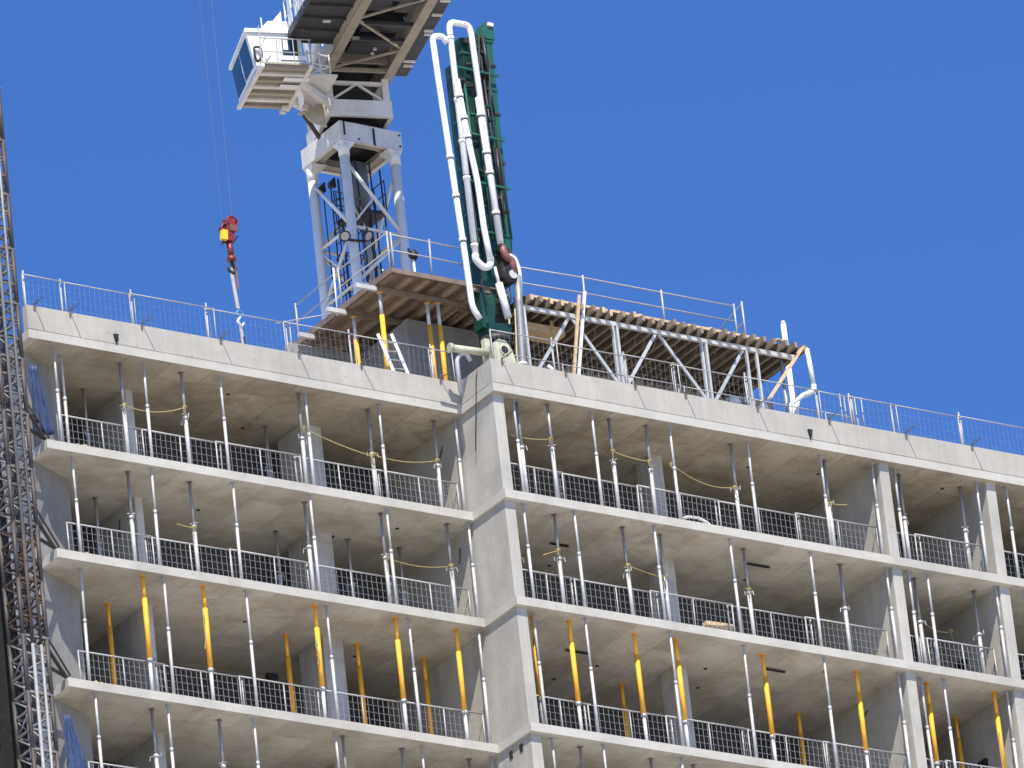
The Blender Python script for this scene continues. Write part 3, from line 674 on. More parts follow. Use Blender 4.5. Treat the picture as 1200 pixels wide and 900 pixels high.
# deck guardrails
def rail_run(name, pts, label, hs=1.05, posts=None, mat='galv', group='guardrails on the formwork decks'):
    o = Vector(pts[0]); r = thing(name, label, 'guardrail', pts[0], group)
    q = [Vector(p) - o for p in pts]
    for p in q: part('post', MB().tube(p, p + Vector((jit(.02), jit(.02), hs + .06)), .026, 8), mat, r, True)
    for hh in (hs, hs * .55):
        part('rail', MB().path([p + Vector((0, 0, hh)) for p in q], .019, 6), mat, r, True)
    return r
rail_run('deck_guardrail', [(-1.58, 1.7, 3.9), (-1.6, 4.0, 3.9), (-1.55, 6.2, 3.9)], 'grey guardrail along left edge of brown deck before the crane mast', 1.05)
rail_run('deck_guardrail', [(-1.5, 1.66, 3.9), (-.35, 1.66, 3.9), (.8, 1.7, 3.9)], 'thin guardrail on front edge of brown deck left of green boom', 1.0)
single('mesh_sheet_post', MB().tube((-1.68, 4.15, 3.7), (-1.68, 4.12, 5.05), .024, 8), 'white', 'white post clipped to left edge of brown deck', 'post', None, True)
single('loose_pole', MB().tube((-2.9, 5.2, 3.75), (-1.2, 4.3, 4.0), .016, 6), 'galv', 'thin pale pole sticking out left from the brown deck', 'pole', None, True)
single('loose_pole', MB().tube((-1.35, 6.3, 3.75), (-.75, 6.25, 3.62), .04, 6), 'pipe', 'short white pole lying against the crane mast foot', 'pole', None, True)

# ------------------------------------------------------------------ roof: right truss table
TX0, TX1, TY = 2.4, 11.15, 1.75
tb = thing('truss_table', 'long aluminium truss formwork table with wooden joists on the right roof', 'formwork', (TX0, TY, .235))
def T(x, y, z): return (x - TX0, y - TY, z - .235)
for k, yy in enumerate((TY, TY + 3.0)):
    part('top_chord', MB().bar(T(TX0, yy, 3.56), T(TX1 - .15, yy, 3.56), .09, .12), 'beamw', tb)
    part('bottom_chord', MB().bar(T(TX0, yy, 1.75), T(TX1 - .6, yy, 1.75), .09, .12), 'beamw', tb)
    for x in (2.46, 5.2, 5.33, 7.98, 8.12, 9.4, 9.72): part('vertical', MB().bar(T(x, yy, .24), T(x, yy, 3.5), .06, .08), 'beamw' if k == 0 else 'galvdull', tb)
    for (xa, za, xb, zb) in [(2.7, 1.8, 3.85, 3.5), (3.95, 3.5, 5.15, 1.9), (5.45, 1.82, 6.55, 3.5), (6.65, 3.5, 7.95, 1.85), (8.2, 1.82, 9.3, 3.5)]:
        part('diagonal', MB().bar(T(xa, yy + .01, za), T(xb, yy + .01, zb), .05, .08), 'beamw' if k == 0 else 'galvdull', tb)
for i in range(28):
    x = TX0 + .1 + i * .315 + jit(.03); ya = TY - .38 + jit(.10)
    hh = 3.70
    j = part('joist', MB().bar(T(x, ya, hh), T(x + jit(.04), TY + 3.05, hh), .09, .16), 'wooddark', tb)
    part('joist_end', MB().bar(T(x, ya - .012, hh), T(x, ya - .002, hh), .088, .156), 'woodend' if i in (0, 2, 3, 7, 8, 10) else 'wood', j)
for i in range(9):
    for j in range(3):
        x0 = TX0 - .05 + i * 1.0
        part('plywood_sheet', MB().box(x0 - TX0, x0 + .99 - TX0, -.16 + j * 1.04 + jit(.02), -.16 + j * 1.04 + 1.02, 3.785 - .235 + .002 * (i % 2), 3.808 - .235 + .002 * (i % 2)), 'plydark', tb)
for i in range(3):
    x0 = TX0 + .3 + i * 2.4; part('edge_timber', MB().bar(T(x0, TY - .12, 3.85), T(x0 + 2.3, TY - .1, 3.85), .10, .07), 'woodend', tb)
for i in range(13):     # loose offcuts lying on the deck edge
    x = TX0 + .2 + i * .72 + jit(.25)
    single('timber_offcut', MB().bar((x, TY + .0 + jit(.1), 3.86 + .04 * (i % 3) + (.005 * i)), (x + .18 + random.random() * .2, TY + .1 + jit(.1), 3.87 + .04 * (i % 3) + (.005 * i)), .09, .05), 'woodend',
           f'pale timber offcut on the truss table, {ORD[i]} from left', 'offcut', 'timber offcuts on the truss table')
# joists continuing left behind the boom
bk = thing('formwork_deck', 'shaded brown plywood deck between green boom and truss table', 'formwork', (.9, 3.0, 3.6))
for i in range(4): part('joist', MB().bar((.15 + i * .36, -.9, .15), (.15 + i * .36, 3.2, .15), .08, .14), 'wood', bk)
part('plywood_sheet', MB().box(.05, 1.42, -.95, 3.2, .222, .244), 'ply', bk)
part('primary_beam', MB().bar((.05, -.5, .02), (1.4, -.5, .02), .09, .12), 'ply', bk)
rail_run('deck_guardrail', [(2.25, 1.95, 3.82), (4.5, 1.85, 3.82), (6.97, 1.85, 3.82), (9.26, 1.85, 3.82)], 'thin wire guardrail standing along the truss table top', 1.0)
rail_run('deck_guardrail', [(9.57, 1.9, 3.82), (9.93, 3.6, 3.82), (10.1, 5.5, 3.82)], 'grey guardrail at right end of the truss table top', 1.15)
# timbers and pipes at the table
for i, (a, b) in enumerate([((4.31, 1.55, 4.25), (3.55, 1.5, .6)), ((4.05, 1.45, 4.05), (3.35, 1.4, .6))]):
    single('leaning_timber', MB().bar(a, b, .075, .05), 'woodend' if i else 'pipe', ['pale timber leaning through the truss table, right one', 'pale timber leaning through the truss table, left one'][i], 'timber', 'timbers leaning through the truss table')
t = thing('timber_crate', 'yellow open timber crate hung under the truss table', 'crate', (3.2, 2.35, 3.28))
part('side_board', MB().box(-.25, .9, -.02, .02, .0, .22), 'woodend', t); part('side_board', MB().box(-.25, .9, .5, .54, .0, .22), 'woodend', t)
part('bottom_board', MB().box(-.25, .9, .025, .495, .0, .03), 'woodend', t); part('hanger', MB().box(.45, .55, -.05, -.021, .02, .36), 'woodend', t)
single('raking_plank', MB().bar((11.02, 1.45, 3.74), (9.7, 1.4, 2.0), .16, .05), 'woodend', 'pale plank raking down at the right end of truss table', 'plank')
t = thing('white_standpipe', 'tall white capped pipe behind right end of the truss table', 'pipe', (13.43, 5.3, .24))
part('pipe_tube', MB().tube((0, 0, 0), (0, 0, 6.35), .075, 12), 'pipe', t, True); part('pipe_cap', MB().tube((0, 0, 6.35), (0, 0, 6.43), .082, 12, .05), 'pipe', t, True)
t = thing('white_pipe', 'white bent pipe with elbow at right end of truss table', 'pipe', (11.2, 1.5, .24))
part('pipe_tube', MB().tube((0, 0, 3.5), (.08, 0, 2.45), .066, 12), 'pipe', t, True)
part('elbow', MB().path([(.08, 0, 2.47), (.06, 0, 2.3), (-.1, 0, 2.22), (-.3, 0, 2.1)], .074, 12), 'pipe', t, True)
part('lower_pipe', MB().path([(-.3, 0, 2.12), (-.5, 0, 1.95), (-.62, .0, 1.5), (-.62, .0, .02)], .066, 12), 'pipe', t, True)
single('white_pipe', MB().path([(-.4 + 11.0, 1.3, 2.12), (10.3, 1.3, 1.9), (10.25, 1.3, 1.5)], .05, 10), 'pipe', 'short white pipe branch below the raking plank', 'pipe', None, True)
for i, (x, y) in enumerate([(10.7, 2.0), (10.85, 4.6)]):
    single('table_leg', MB().tube((x, y, .24), (x, y, 3.6), .045, 10), 'galv', f'silver leg under right end of truss table, {["front", "rear"][i]} one', 'leg', 'legs at the truss table end', True)
t = thing('tool_bin', 'dark bin with white sacks under the right end of the truss table', 'bin', (9.9, 3.2, .24))
part('bin_body', MB().hexa([(-.5, -.4, 0), (.9, -.4, 0), (.9, .4, 0), (-.5, .4, 0), (-.6, -.5, 2.2), (1.0, -.5, 2.2), (1.0, .5, 2.2), (-.6, .5, 2.2)]), 'black', t)
for i, (x, z) in enumerate([(-.3, 2.42), (.2, 2.5), (.6, 2.38)]):
    part('sack', MB().hexa([(x - .2, -.45, z - .18), (x + .15, -.5, z - .2), (x + .2, -.2, z - .18), (x - .15, -.2, z - .18), (x - .1, -.4, z), (x + .12, -.45, z + .03), (x + .1, -.25, z), (x - .12, -.25, z + .02)]), 'pipe', t)

# ------------------------------------------------------------------ concrete placing boom, folded upright
PY = 1.8
pb = thing('placing_boom', 'folded dark green concrete placing boom with white delivery pipes', 'concrete boom', (1.5, PY, .235))
def Q(x, z, y=PY): return (x - 1.5, y - PY, z - .235)
def rnd(pts, n=4):          # round the inner corners of a polyline
    pts = [Vector(p) for p in pts]; o = [pts[0]]
    for i in range(1, len(pts) - 1):
        a, b, c = pts[i - 1], pts[i], pts[i + 1]
        r = min(.3, (a - b).length * .48, (c - b).length * .48)
        s, e = b + (a - b).normalized() * r, b + (c - b).normalized() * r
        for k in range(n + 1):
            u = k / n; o.append((s * (1 - u) ** 2) + b * (2 * u * (1 - u)) + e * u * u)
    o.append(pts[-1]); return o
def boom_pipe(pts, clamps, r=.082, mat='pipe', y=PY - .3):
    pts = [(x + (y - PY) * .71, z + (y - PY) * .556) for x, z in pts]
    o = part('delivery_pipe', MB().path([Q(x, z, y) for x, z in pts] if len(pts) == 2 else rnd([Q(x, z, y) for x, z in pts]), r, 12), mat, pb, True)
    for f in clamps:
        (xa, za), (xb, zb) = max(zip(pts, pts[1:]), key=lambda s: abs(s[0][1] - s[1][1]))
        a, b = Vector(Q(xa, za, y)), Vector(Q(xb, zb, y)); p = a.lerp(b, f); d = (b - a).normalized() * .045
        part('coupling', MB().tube(p - d, p + d, r * 1.22, 12), 'pipe' if f > .02 else 'darksteel', o, True)
        part('coupling_seal', MB().tube(p + d * 1.05, p + d * 1.6, r * 1.12, 12), 'rubber', o, True)
    return o
boom_pipe([(1.02, 10.95), (.92, 11.12), (.58, 11.08), (.62, 9.9), (.72, 7.7), (.85, 4.77), (.9, 3.3), (1.1, 3.0)], [.04, .42, .85])
boom_pipe([(1.18, 4.78), (1.15, 11.45), (1.48, 11.75), (1.82, 11.45), (2.03, 5.25)][0:2] + [(1.22, 11.6), (1.76, 11.62), (1.82, 11.4), (2.0, 5.3)], [.05, .34, .5, .68, .95])
boom_pipe([(1.2, 9.9), (1.36, 8.1), (1.5, 7.0), (1.54, 5.6), (1.63, 4.8)], [.25, .6, .9], .082, y=PY - .42)
boom_pipe([(1.18, 4.85), (1.16, 4.72), (1.40, 4.50), (1.62, 4.62), (1.63, 4.85)], [], .095, y=PY - .36)
boom_pipe([(1.82, 9.5), (2.0, 5.35)], [.12, .38, .52, .8], .09, y=PY - .36)
boom_pipe([(2.02, 5.25), (2.12, 4.95), (2.3, 4.9), (2.34, 4.55)], [], .10, 'pinkred', PY - .3)
boom_pipe([(2.22, 5.0), (2.38, 4.95), (2.47, 4.6), (2.4, 3.8)], [], .085, 'pipe', PY - .25)
boom_pipe([(2.42, 4.45), (2.36, 3.4), (2.28, 2.0), (2.2, .25)], [.05], .10, 'propin', PY - .25)
# green box-section arms with open lattice backs
def arm(x0, z0, x1, z1, w, y, d, mat, lat=True):
    a = part('boom_arm', MB().hexa([Q(x0 - w / 2, z0, y), Q(x0 + w / 2, z0, y), Q(x0 + w / 2, z0, y + d), Q(x0 - w / 2, z0, y + d), Q(x1 - w / 2 * .8, z1, y), Q(x1 + w / 2 * .8, z1, y), Q(x1 + w / 2 * .8, z1, y + d), Q(x1 - w / 2 * .8, z1, y + d)]), mat, pb)
    n = 9
    for i in range(n):
        f = (i + .5) / n; x = x0 + (x1 - x0) * f; z = z0 + (z1 - z0) * f
        part('stiffener', MB().box(x - w * .56 - 1.5, x + w * .56 - 1.5, y - PY - .03, y - PY + d * .5, z - .035 - .235, z + .035 - .235), 'darksteel' if i % 2 else 'greenbright', a)
    return a
arm(2.17, 5.2, 2.30, 11.6, .31, PY - .05, .34, 'greenbright')
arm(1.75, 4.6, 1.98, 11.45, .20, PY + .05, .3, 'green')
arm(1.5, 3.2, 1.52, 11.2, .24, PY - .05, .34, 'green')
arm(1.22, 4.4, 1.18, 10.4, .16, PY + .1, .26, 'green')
for (x0, x1, z) in [(1.05, 2.4, 10.2), (1.1, 2.35, 8.3), (1.1, 2.35, 6.9), (1.15, 1.75, 5.5)]:
    part('cross_strut', MB().bar(Q(x0, z, PY - .2), Q(x1, z - .03, PY - .2), .06, .06), 'greenbright', pb)
# hydraulic rams and hoses
for (xa, za, xb, zb) in [(1.72, 10.9, 1.95, 8.2), (2.06, 11.3, 2.16, 9.0), (1.35, 7.9, 1.42, 5.2), (2.1, 8.0, 2.08, 6.0)]:
    part('hydraulic_ram', MB().tube(Q(xa, za, PY - .16), Q(xa + (xb - xa) * .55, za + (zb - za) * .55, PY - .16), .055, 10).tube(Q(xa + (xb - xa) * .55, za + (zb - za) * .55, PY - .16), Q(xb, zb, PY - .16), .03, 8), 'black', pb, True)
for pts in [[(1.0, 11.0), (1.0, 10.3), (1.1, 9.9), (1.2, 8.8)], [(1.9, 11.2), (1.72, 9.6), (1.82, 7.9), (1.75, 6.2)], [(2.15, 10.6), (2.02, 9.3), (2.16, 7.6), (2.22, 5.4)], [(1.08, 9.6), (1.06, 7.8), (1.16, 5.6), (1.1, 4.1), (1.2, 3.3)]]:
    part('hydraulic_hose', MB().path(rnd([Q(x, z, PY - .22) for x, z in pts]), .026, 6), 'rubber', pb, True)
for x0, x1, z0, z1, y in [(1.35, 1.42, 9.8, 4.9, -.12), (1.68, 1.8, 10.6, 5.0, -.14), (1.1, 1.14, 10.2, 5.6, -.1), (1.95, 2.1, 10.9, 5.6, -.12), (1.62, 1.66, 9.3, 5.3, -.18)]:
    part('tie_rod', MB().tube(Q(x0, z0, PY + y), Q(x1, z1, PY + y), .032, 8), random.choice(['black', 'darksteel', 'greenbright']), pb, True)
for k in range(26):
    f = k / 25; z = 5.3 + 5.9 * f + jit(.15); x = random.choice([1.12, 1.42, 1.72, 1.95]) + .1 * f
    part('boom_fitting', MB().bar(Q(x - .05 - random.random() * .1, z, PY - .14), Q(x + .05 + random.random() * .12, z + jit(.08), PY - .14), .05 + random.random() * .06, .06 + random.random() * .08), random.choice(['black', 'darksteel', 'greenbright', 'green', 'galvdull']), pb)
part('tip_block', MB().hexa([Q(2.05, 11.3, PY - .1), Q(2.5, 11.3, PY - .1), Q(2.5, 11.3, PY + .3), Q(2.05, 11.3, PY + .3), Q(2.2, 11.75, PY - .1), Q(2.46, 11.72, PY - .1), Q(2.46, 11.72, PY + .3), Q(2.2, 11.75, PY + .3)]), 'greenbright', pb)
part('tip_cap', MB().box(.78, .95, -.16, -.105, 11.43, 11.52), 'pipe', pb)
# knuckle, slewing head and pedestal
part('knuckle', MB().tube(Q(2.05, 4.35, PY - .32), Q(2.05, 4.35, PY + .3), .24, 16), 'black', pb, True)
part('knuckle_pin', MB().tube(Q(2.05, 4.3, PY - .36), Q(2.05, 4.3, PY - .322), .12, 14), 'lampglass', pb, True)
part('knuckle_plate', MB().hexa([Q(1.8, 4.25, PY - .2), Q(2.25, 4.5, PY - .2), Q(2.25, 4.5, PY + .2), Q(1.8, 4.25, PY + .2), Q(1.86, 5.1, PY - .2), Q(2.2, 5.1, PY - .2), Q(2.2, 5.1, PY + .2), Q(1.86, 5.1, PY + .2)]), 'darksteel', pb)
part('main_arm_root', MB().hexa([Q(1.1, 2.75, PY - .1), Q(1.45, 2.7, PY - .1), Q(1.45, 2.7, PY + .3), Q(1.1, 2.75, PY + .3), Q(1.12, 4.5, PY - .1), Q(1.72, 4.6, PY - .1), Q(1.72, 4.6, PY + .3), Q(1.12, 4.5, PY + .3)]), 'green', pb)
part('lift_ram', MB().tube(Q(1.55, 4.45, PY - .26), Q(1.63, 4.0, PY - .26), .045, 8).tube(Q(1.63, 4.0, PY - .26), Q(1.8, 3.05, PY - .26), .10, 12), 'pipe', pb, True)
part('slew_head', MB().hexa([Q(1.25, 2.55, PY - .2), Q(1.85, 2.55, PY - .2), Q(1.85, 2.55, PY + .35), Q(1.25, 2.55, PY + .35), Q(1.2, 2.85, PY - .2), Q(1.95, 2.92, PY - .2), Q(1.95, 2.92, PY + .35), Q(1.2, 2.85, PY + .35)]), 'green', pb)
part('counter_plate', MB().hexa([Q(1.78, 3.1, PY + .35), Q(2.3, 3.2, PY + .35), Q(2.3, 3.2, PY + .55), Q(1.78, 3.1, PY + .55), Q(1.8, 3.95, PY + .35), Q(2.35, 4.0, PY + .35), Q(2.35, 4.0, PY + .55), Q(1.8, 3.95, PY + .55)]), 'rust', pb)
part('bearing_ring', MB().tube(Q(1.58, 2.4, PY + .1), Q(1.58, 2.55, PY + .1), .42, 20), 'darksteel', pb, True)
part('pedestal', MB().tube(Q(1.58, .24, PY + .1), Q(1.58, 2.4, PY + .1), .3, 18), 'green', pb, True)
for dx in (2.32, 2.38, 2.12): part('feed_hose', MB().path(rnd([Q(dx, 3.9, PY + .1), Q(dx - .12, 3.0, PY + .0), Q(dx - .2, 2.2, PY), Q(dx - .15, .3, PY)]), .028, 6), 'cast', pb, True)
# pale green casting frame at the corner
cf = thing('outrigger_casting', 'pale green cast outrigger with round hole on the concrete corner', 'outrigger', (.75, .6, .235))
n = 18; mb = MB()
prof = [(-.28, .0), (.34, .0), (.36, .95), (.28, 1.25), (.12, 1.5), (-.12, 1.52), (-.28, 1.38)]
mb2 = MB(); o = len(mb2.v)
mb2.v += [(x, -.16, z) for x, z in prof] + [(x, .16, z) for x, z in prof]; q = len(prof)
mb2.f += [tuple(range(q)), tuple(reversed(range(q, 2 * q)))] + [(i, q + i, q + (i + 1) % q, (i + 1) % q) for i in range(q)]
part('cast_body', mb2, 'cast', cf); part('pin_hole', MB().tube((.03, -.19, 1.22), (.03, -.15, 1.22), .11, 16), 'black', cf); part('pin_rim', MB().torus((.03, -.165, 1.22), .125, .03, 'y', 18, 6), 'cast', cf, True)
part('cast_rib', MB().box(-.02, .06, -.2, -.161, .0, 1.05), 'cast', cf); part('outrigger_arm', MB().tube((-.3, .1, 1.2), (-1.3, .25, 1.24), .10, 14).tube((-1.3, .25, 1.24), (-1.38, .26, 1.24), .13, 14), 'cast', cf, True)
part('cast_post', MB().box(-.32, -.16, .165, .33, .0, 1.65), 'cast', cf)
single('bent_pipe', MB().path(rnd([(-.35, .95, .3), (-.4, .9, 1.25), (-.15, .85, 1.45), (.0, .85, 1.2)]), .06, 10), 'galvdull', 'grey bent pipe beside the pale green outrigger', 'pipe', None, True)
single('white_hose', MB().path(rnd([(2.4, .9, 1.5), (2.9, .85, 1.15), (3.6, .8, 1.2), (4.2, .8, 1.05)]), .05, 8), 'pipe', 'white hose lying behind guardrail under the truss table', 'hose', None, True)

# ------------------------------------------------------------------ tower crane
CX, CY = 2.15, 8.3
cr = thing('tower_crane', 'white tower crane with cab, seen from below over the roof', 'crane', (CX, CY, .235))
Z0 = .235
mastp = obj('tower_mast', MB().box(-.86, .86, -.86, .86, -.0, .25).mesh('tower_mast', 'greyw'), cr)
hw = .8
for sx in (-1, 1):
    for sy in (-1, 1):
        part('chord', MB().tube((sx * hw, sy * hw, .1), (sx * hw, sy * hw, 10.3), .135, 14).tube((sx * hw, sy * hw, 4.7), (sx * hw, sy * hw, 4.9), .17, 14).tube((sx * hw, sy * hw, 10.2), (sx * hw, sy * hw, 10.6), .15, 14), 'mastwhite', mastp, True)
pan = [(10.1, 8.15), (8.1, 6.5), (6.45, 4.9), (4.85, 3.3), (3.25, 1.7)]
for i, (za, zb) in enumerate(pan):
    for (p, q) in [((-hw, -hw), (hw, -hw)), ((hw, -hw), (hw, hw)), ((hw, hw), (-hw, hw)), ((-hw, hw), (-hw, -hw))]:
        a, b = (p, q) if i % 2 == 0 else (q, p)
        part('diagonal', MB().tube((*a, za), (*b, zb), .05, 8), 'mastwhite', mastp, True)
        part('horizontal', MB().tube((*p, zb), (*q, zb), .045, 8), 'mastwhite', mastp, True)
    part('diagonal', MB().tube((-hw, -hw, zb), (0, -hw, (za + zb) / 2), .028, 8), 'mastwhite', mastp, True)
    part('diagonal', MB().tube((-hw, 0, (za + zb) / 2), (-hw, hw, za), .028, 8), 'mastwhite', mastp, True)
# ladder inside the mast
lad = obj('mast_ladder', MB().tube((-.45, .1, .3), (-.45, .1, 10), .022, 6).tube((-.45, .5, .3), (-.45, .5, 10), .022, 6).mesh('mast_ladder', 'tarp'), cr)
lad.data.materials[0] = MT['darksteel']
for i in range(30): part('ladder_rung', MB().tube((-.45, .1, .5 + i * .31), (-.45, .5, .5 + i * .31), .014, 5), 'darksteel', lad)
for zz in (3.0, 3.8, 4.6, 5.4, 6.2, 7.0, 7.8, 8.6, 9.4):
    part('safety_hoop', MB().torus((-.2, .3, zz), .36, .017, 'z', 14, 5), 'darksteel', lad)
for (x, y) in [(.1, .3), (-.05, .3), (.3, -.1), (.45, .2), (.36, .4), (-.5, -.3), (-.3, -.55), (.62, -.3), (.1, -.6)]:
    part('power_cable', MB().path([(x, y, 10.3), (x + .04, y, 7.5), (x - .02, y + .03, 5), (x, y, .5)], .025, 6), 'rubber', cr, True)
for zz in (4.0, 5.7, 7.3, 9.0):
    part('inner_brace', MB().tube((-hw, -hw, zz), (hw, hw, zz - .02), .03, 6), 'greyw', cr, True)
for (x, y) in [(-.62, .62), (-.62, -.1), (.12, .1), (.12, .55), (-.2, .66), (-.2, -.06)]:
    part('cage_bar', MB().tube((x, y, .3), (x, y, 9.9), .018, 6), 'darksteel', lad)
part('cable_tray', MB().box(.18, .26, .52, .72, .3, 10.1), 'darksteel', cr)
# inner platform under the slewing ring
pl = part('inner_platform', MB().hexa([(-.1, -.1, 9.0), (.72, -.3, 9.0), (.75, .75, 9.0), (-.2, .75, 9.0), (-.1, -.1, 9.1), (.72, -.3, 9.1), (.75, .75, 9.1), (-.2, .75, 9.1)]), 'deckgrey', cr)
part('slew_drum', MB().tube((0, 0, 9.12), (0, 0, 10.4), .36, 20), 'drumgrey', cr, True)
for (a, b) in [((.72, -.3), (.75, .75)), ((-.2, .75), (.75, .75))]:
    part('platform_rail', MB().tube((*a, 9.1), (*a, 10.0), .018, 6).tube((*b, 9.1), (*b, 10.0), .018, 6).tube((*a, 10.0), (*b, 10.0), .016, 6).tube((*a, 9.6), (*b, 9.6), .016, 6).tube(((a[0] + b[0]) / 2, (a[1] + b[1]) / 2, 9.1), ((a[0] + b[0]) / 2, (a[1] + b[1]) / 2, 10.0), .016, 6), 'darksteel', pl, True)
for i, (x, y) in enumerate([(-.6, .2), (-.7, .55)]):
    part('signal_lamp', MB().hexa([(x - .1, y - .05, 9.75), (x + .1, y - .05, 9.8), (x + .1, y + .05, 9.8), (x - .1, y + .05, 9.75), (x - .12, y - .05, 9.9), (x + .08, y - .05, 10.1), (x + .08, y + .05, 10.1), (x - .12, y + .05, 9.9)]), 'darksteel', cr)
# fixed collar frame (square with the mast)
cw = .97
def ring(zb, zt, w, t, mat, name, par):
    r = part(name, MB().box(-w, w, -w, -w + t, zb, zt).box(-w, w, w - t, w, zb, zt).box(-w, -w + t, -w + t + .001, w - t - .001, zb, zt).box(w - t, w, -w + t + .001, w - t - .001, zb, zt), mat, par); return r
col = ring(10.62, 11.16, cw, .12, 'greyw', 'collar_frame', cr)
mb = MB()   # underside plate with a big oblong opening
no = 24; inner = []; outer = []
for i in range(no):
    a = 2 * math.pi * i / no; c, s_ = math.cos(a), math.sin(a)
    inner.append((.62 * math.copysign(abs(c) ** .5, c), .62 * math.copysign(abs(s_) ** .5, s_)))
    k = .845 / max(abs(c), abs(s_)); outer.append((c * k, s_ * k))
vs = [(x, y, 10.66) for x, y in inner] + [(x, y, 10.66) for x, y in outer] + [(x, y, 10.70) for x, y in inner] + [(x, y, 10.70) for x, y in outer]
fs = []
for i in range(no):
    j = (i + 1) % no
    fs += [(i, j, no + j, no + i), (2 * no + i, 3 * no + i, 3 * no + j, 2 * no + j), (i, 2 * no + i, 2 * no + j, j)]
mb._add(vs, fs); part('collar_bottom_plate', mb, 'cream', cr)
part('collar_top_plate', MB().box(-.84, .84, -.84, .84, 11.0, 11.04), 'machine', cr)
for sx in (-1, 1):
    for sy in (-1, 1):
        part('gusset', MB().hexa([(sx * .86, sy * .86, 10.3), (sx * .74, sy * .86, 10.3), (sx * .74, sy * .74, 10.3), (sx * .86, sy * .74, 10.3), (sx * .96, sy * .96, 10.61), (sx * .5, sy * .96, 10.61), (sx * .5, sy * .5, 10.61), (sx * .96, sy * .5, 10.61)]), 'greyw', cr)
part('bolt_strip', MB().box(.06, .11, -cw - .03, -cw - .002, 10.6, 11.1), 'black', col); part('bolt_strip', MB().box(-.86, -.82, -cw - .03, -cw - .002, 10.75, 11.16), 'darksteel', col)
for (x, z) in [(.9, 10.72), (.9, 11.05), (-.4, 10.7)]: part('bolt_head', MB().tube((x, -cw - .02, z), (x, -cw - .002, z), .03, 8), 'darksteel', col)
part('slewing_ring', MB().tube((0, 0, 11.17), (0, 0, 11.34), .82, 28), 'machine', cr, True)
# rotating part: local u (lateral), v (towards the viewer), w (up from z = 11)
ud = Vector((1.0, -.3, 0)).normalized(); vd = Vector((-.3, -1.0, 0)).normalized()
top = obj('slewing_platform', MB().mesh('slewing_platform', 'greyw') if False else None, cr) if False else None
def U(u, v, w): p = ud * u + vd * v; return (p.x, p.y, w + 11.0 - Z0)
def ubox(u0, u1, v0, v1, w0, w1): return MB().hexa([U(u0, v1, w0), U(u1, v1, w0), U(u1, v0, w0), U(u0, v0, w0), U(u0, v1, w1), U(u1, v1, w1), U(u1, v0, w1), U(u0, v0, w1)])
def ubar(mb, a, b, w, h): return mb.bar(U(*a), U(*b), w, h)
def utube(mb, a, b, r, n=8): return mb.tube(U(*a), U(*b), r, n)
Ua, Ub, Va, Vb = -.9, .9, -1.0, 1.1
def frame(name, w0, w1, t, mat):
    m = MB()
    for b in [(Ua, Ub, Vb - t, Vb), (Ua, Ub, Va, Va + t), (Ua, Ua + t, Va + t + .001, Vb - t - .001), (Ub - t, Ub, Va + t + .001, Vb - t - .001)]:
        q = ubox(b[0], b[1], b[2], b[3], w0, w1); m._add(q.v, q.f)
    return part(name, m, mat, cr)
slf = frame('slewing_frame', .60, 1.08, .10, 'greyw')
part('slewing_frame_plate', ubox(-.79, .79, -.89, .99, .64, .68), 'machine', cr)
# head cage
for u in (-.78, .78):
    for v in (-.85, .98): part('cage_post', ubox(u - .09, u + .09, v - .09, v + .09, 1.082, 1.75), 'greyw', cr)
part('cage_brace', ubar(MB(), (-.7, 1.0, 1.12), (0, 1.0, 1.6), .06, .06), 'greyw', cr); part('cage_brace', ubar(MB(), (.7, 1.0, 1.12), (0, 1.0, 1.6), .06, .06), 'greyw', cr)
part('cage_rail', ubar(MB(), (-.69, .99, 1.62), (.69, .99, 1.62), .09, .10), 'greyw', cr); part('cage_rail', ubar(MB(), (-.69, -.85, 1.62), (.69, -.85, 1.62), .09, .10), 'greyw', cr)
part('cage_machinery', ubox(-.55, .55, -.7, .6, 1.09, 1.6), 'machine', cr)
part('cage_side_plate', MB().hexa([U(-.92, .85, 1.1), U(-.86, .85, 1.1), U(-.86, -.7, 1.1), U(-.92, -.7, 1.1), U(-.92, .85, 1.74), U(-.86, .85, 1.74), U(-.86, .1, 1.74), U(-.92, .1, 1.74)]), 'greyw', cr)
# machinery deck towards the viewer
def ibeam(u, v0, v1, w0, w1, fw):
    b = part('deck_beam', ubox(u - .035, u + .035, v0, v1, w0 + .04, w1 - .04), 'cream', cr)
    part('flange', ubox(u - fw, u + fw, v0, v1, w0, w0 + .038), 'cream', b); part('flange', ubox(u - fw, u + fw, v0, v1, w1 - .038, w1), 'cream', b)
    return b
for u in (-.88, .87): ibeam(u, -1.2, 5.85, 1.752, 2.35, .13)
part('deck_beam_side', ubox(-1.045, -1.012, 1.2, 5.85, 1.80, 2.34), 'cream', cr)
for v0, v1 in [(-1.2, 3.2), (3.6, 4.4), (4.75, 5.8)]: part('deck_plate', ubox(-.74, .73, v0, v1, 2.28, 2.31), 'deckgrey', cr)
part('cage_back_plate', ubox(-.68, .68, -.9, -.86, 1.085, 2.2), 'machine', cr)
part('deck_front_plate', ubox(-.74, .73, 1.6, 1.64, 1.9, 2.27), 'cream', cr)
for v in (1.35, 3.1, 4.0, 5.4, 5.8): part('cross_member', ubar(MB(), (-.84, v, 1.84), (.83, v, 1.84), .09, .10), 'cream' if v < 2 else 'deckgrey', cr)
for (a, b) in [((-.8, 1.5), (.8, 2.6)), ((.8, 2.7), (-.8, 4.2)), ((-.8, 4.3), (.8, 5.6)), ((.8, 5.65), (.2, 5.8))]:
    part('plan_brace', ubar(MB(), (*a, 1.81), (*b, 1.81), .06, .05), 'cream', cr)
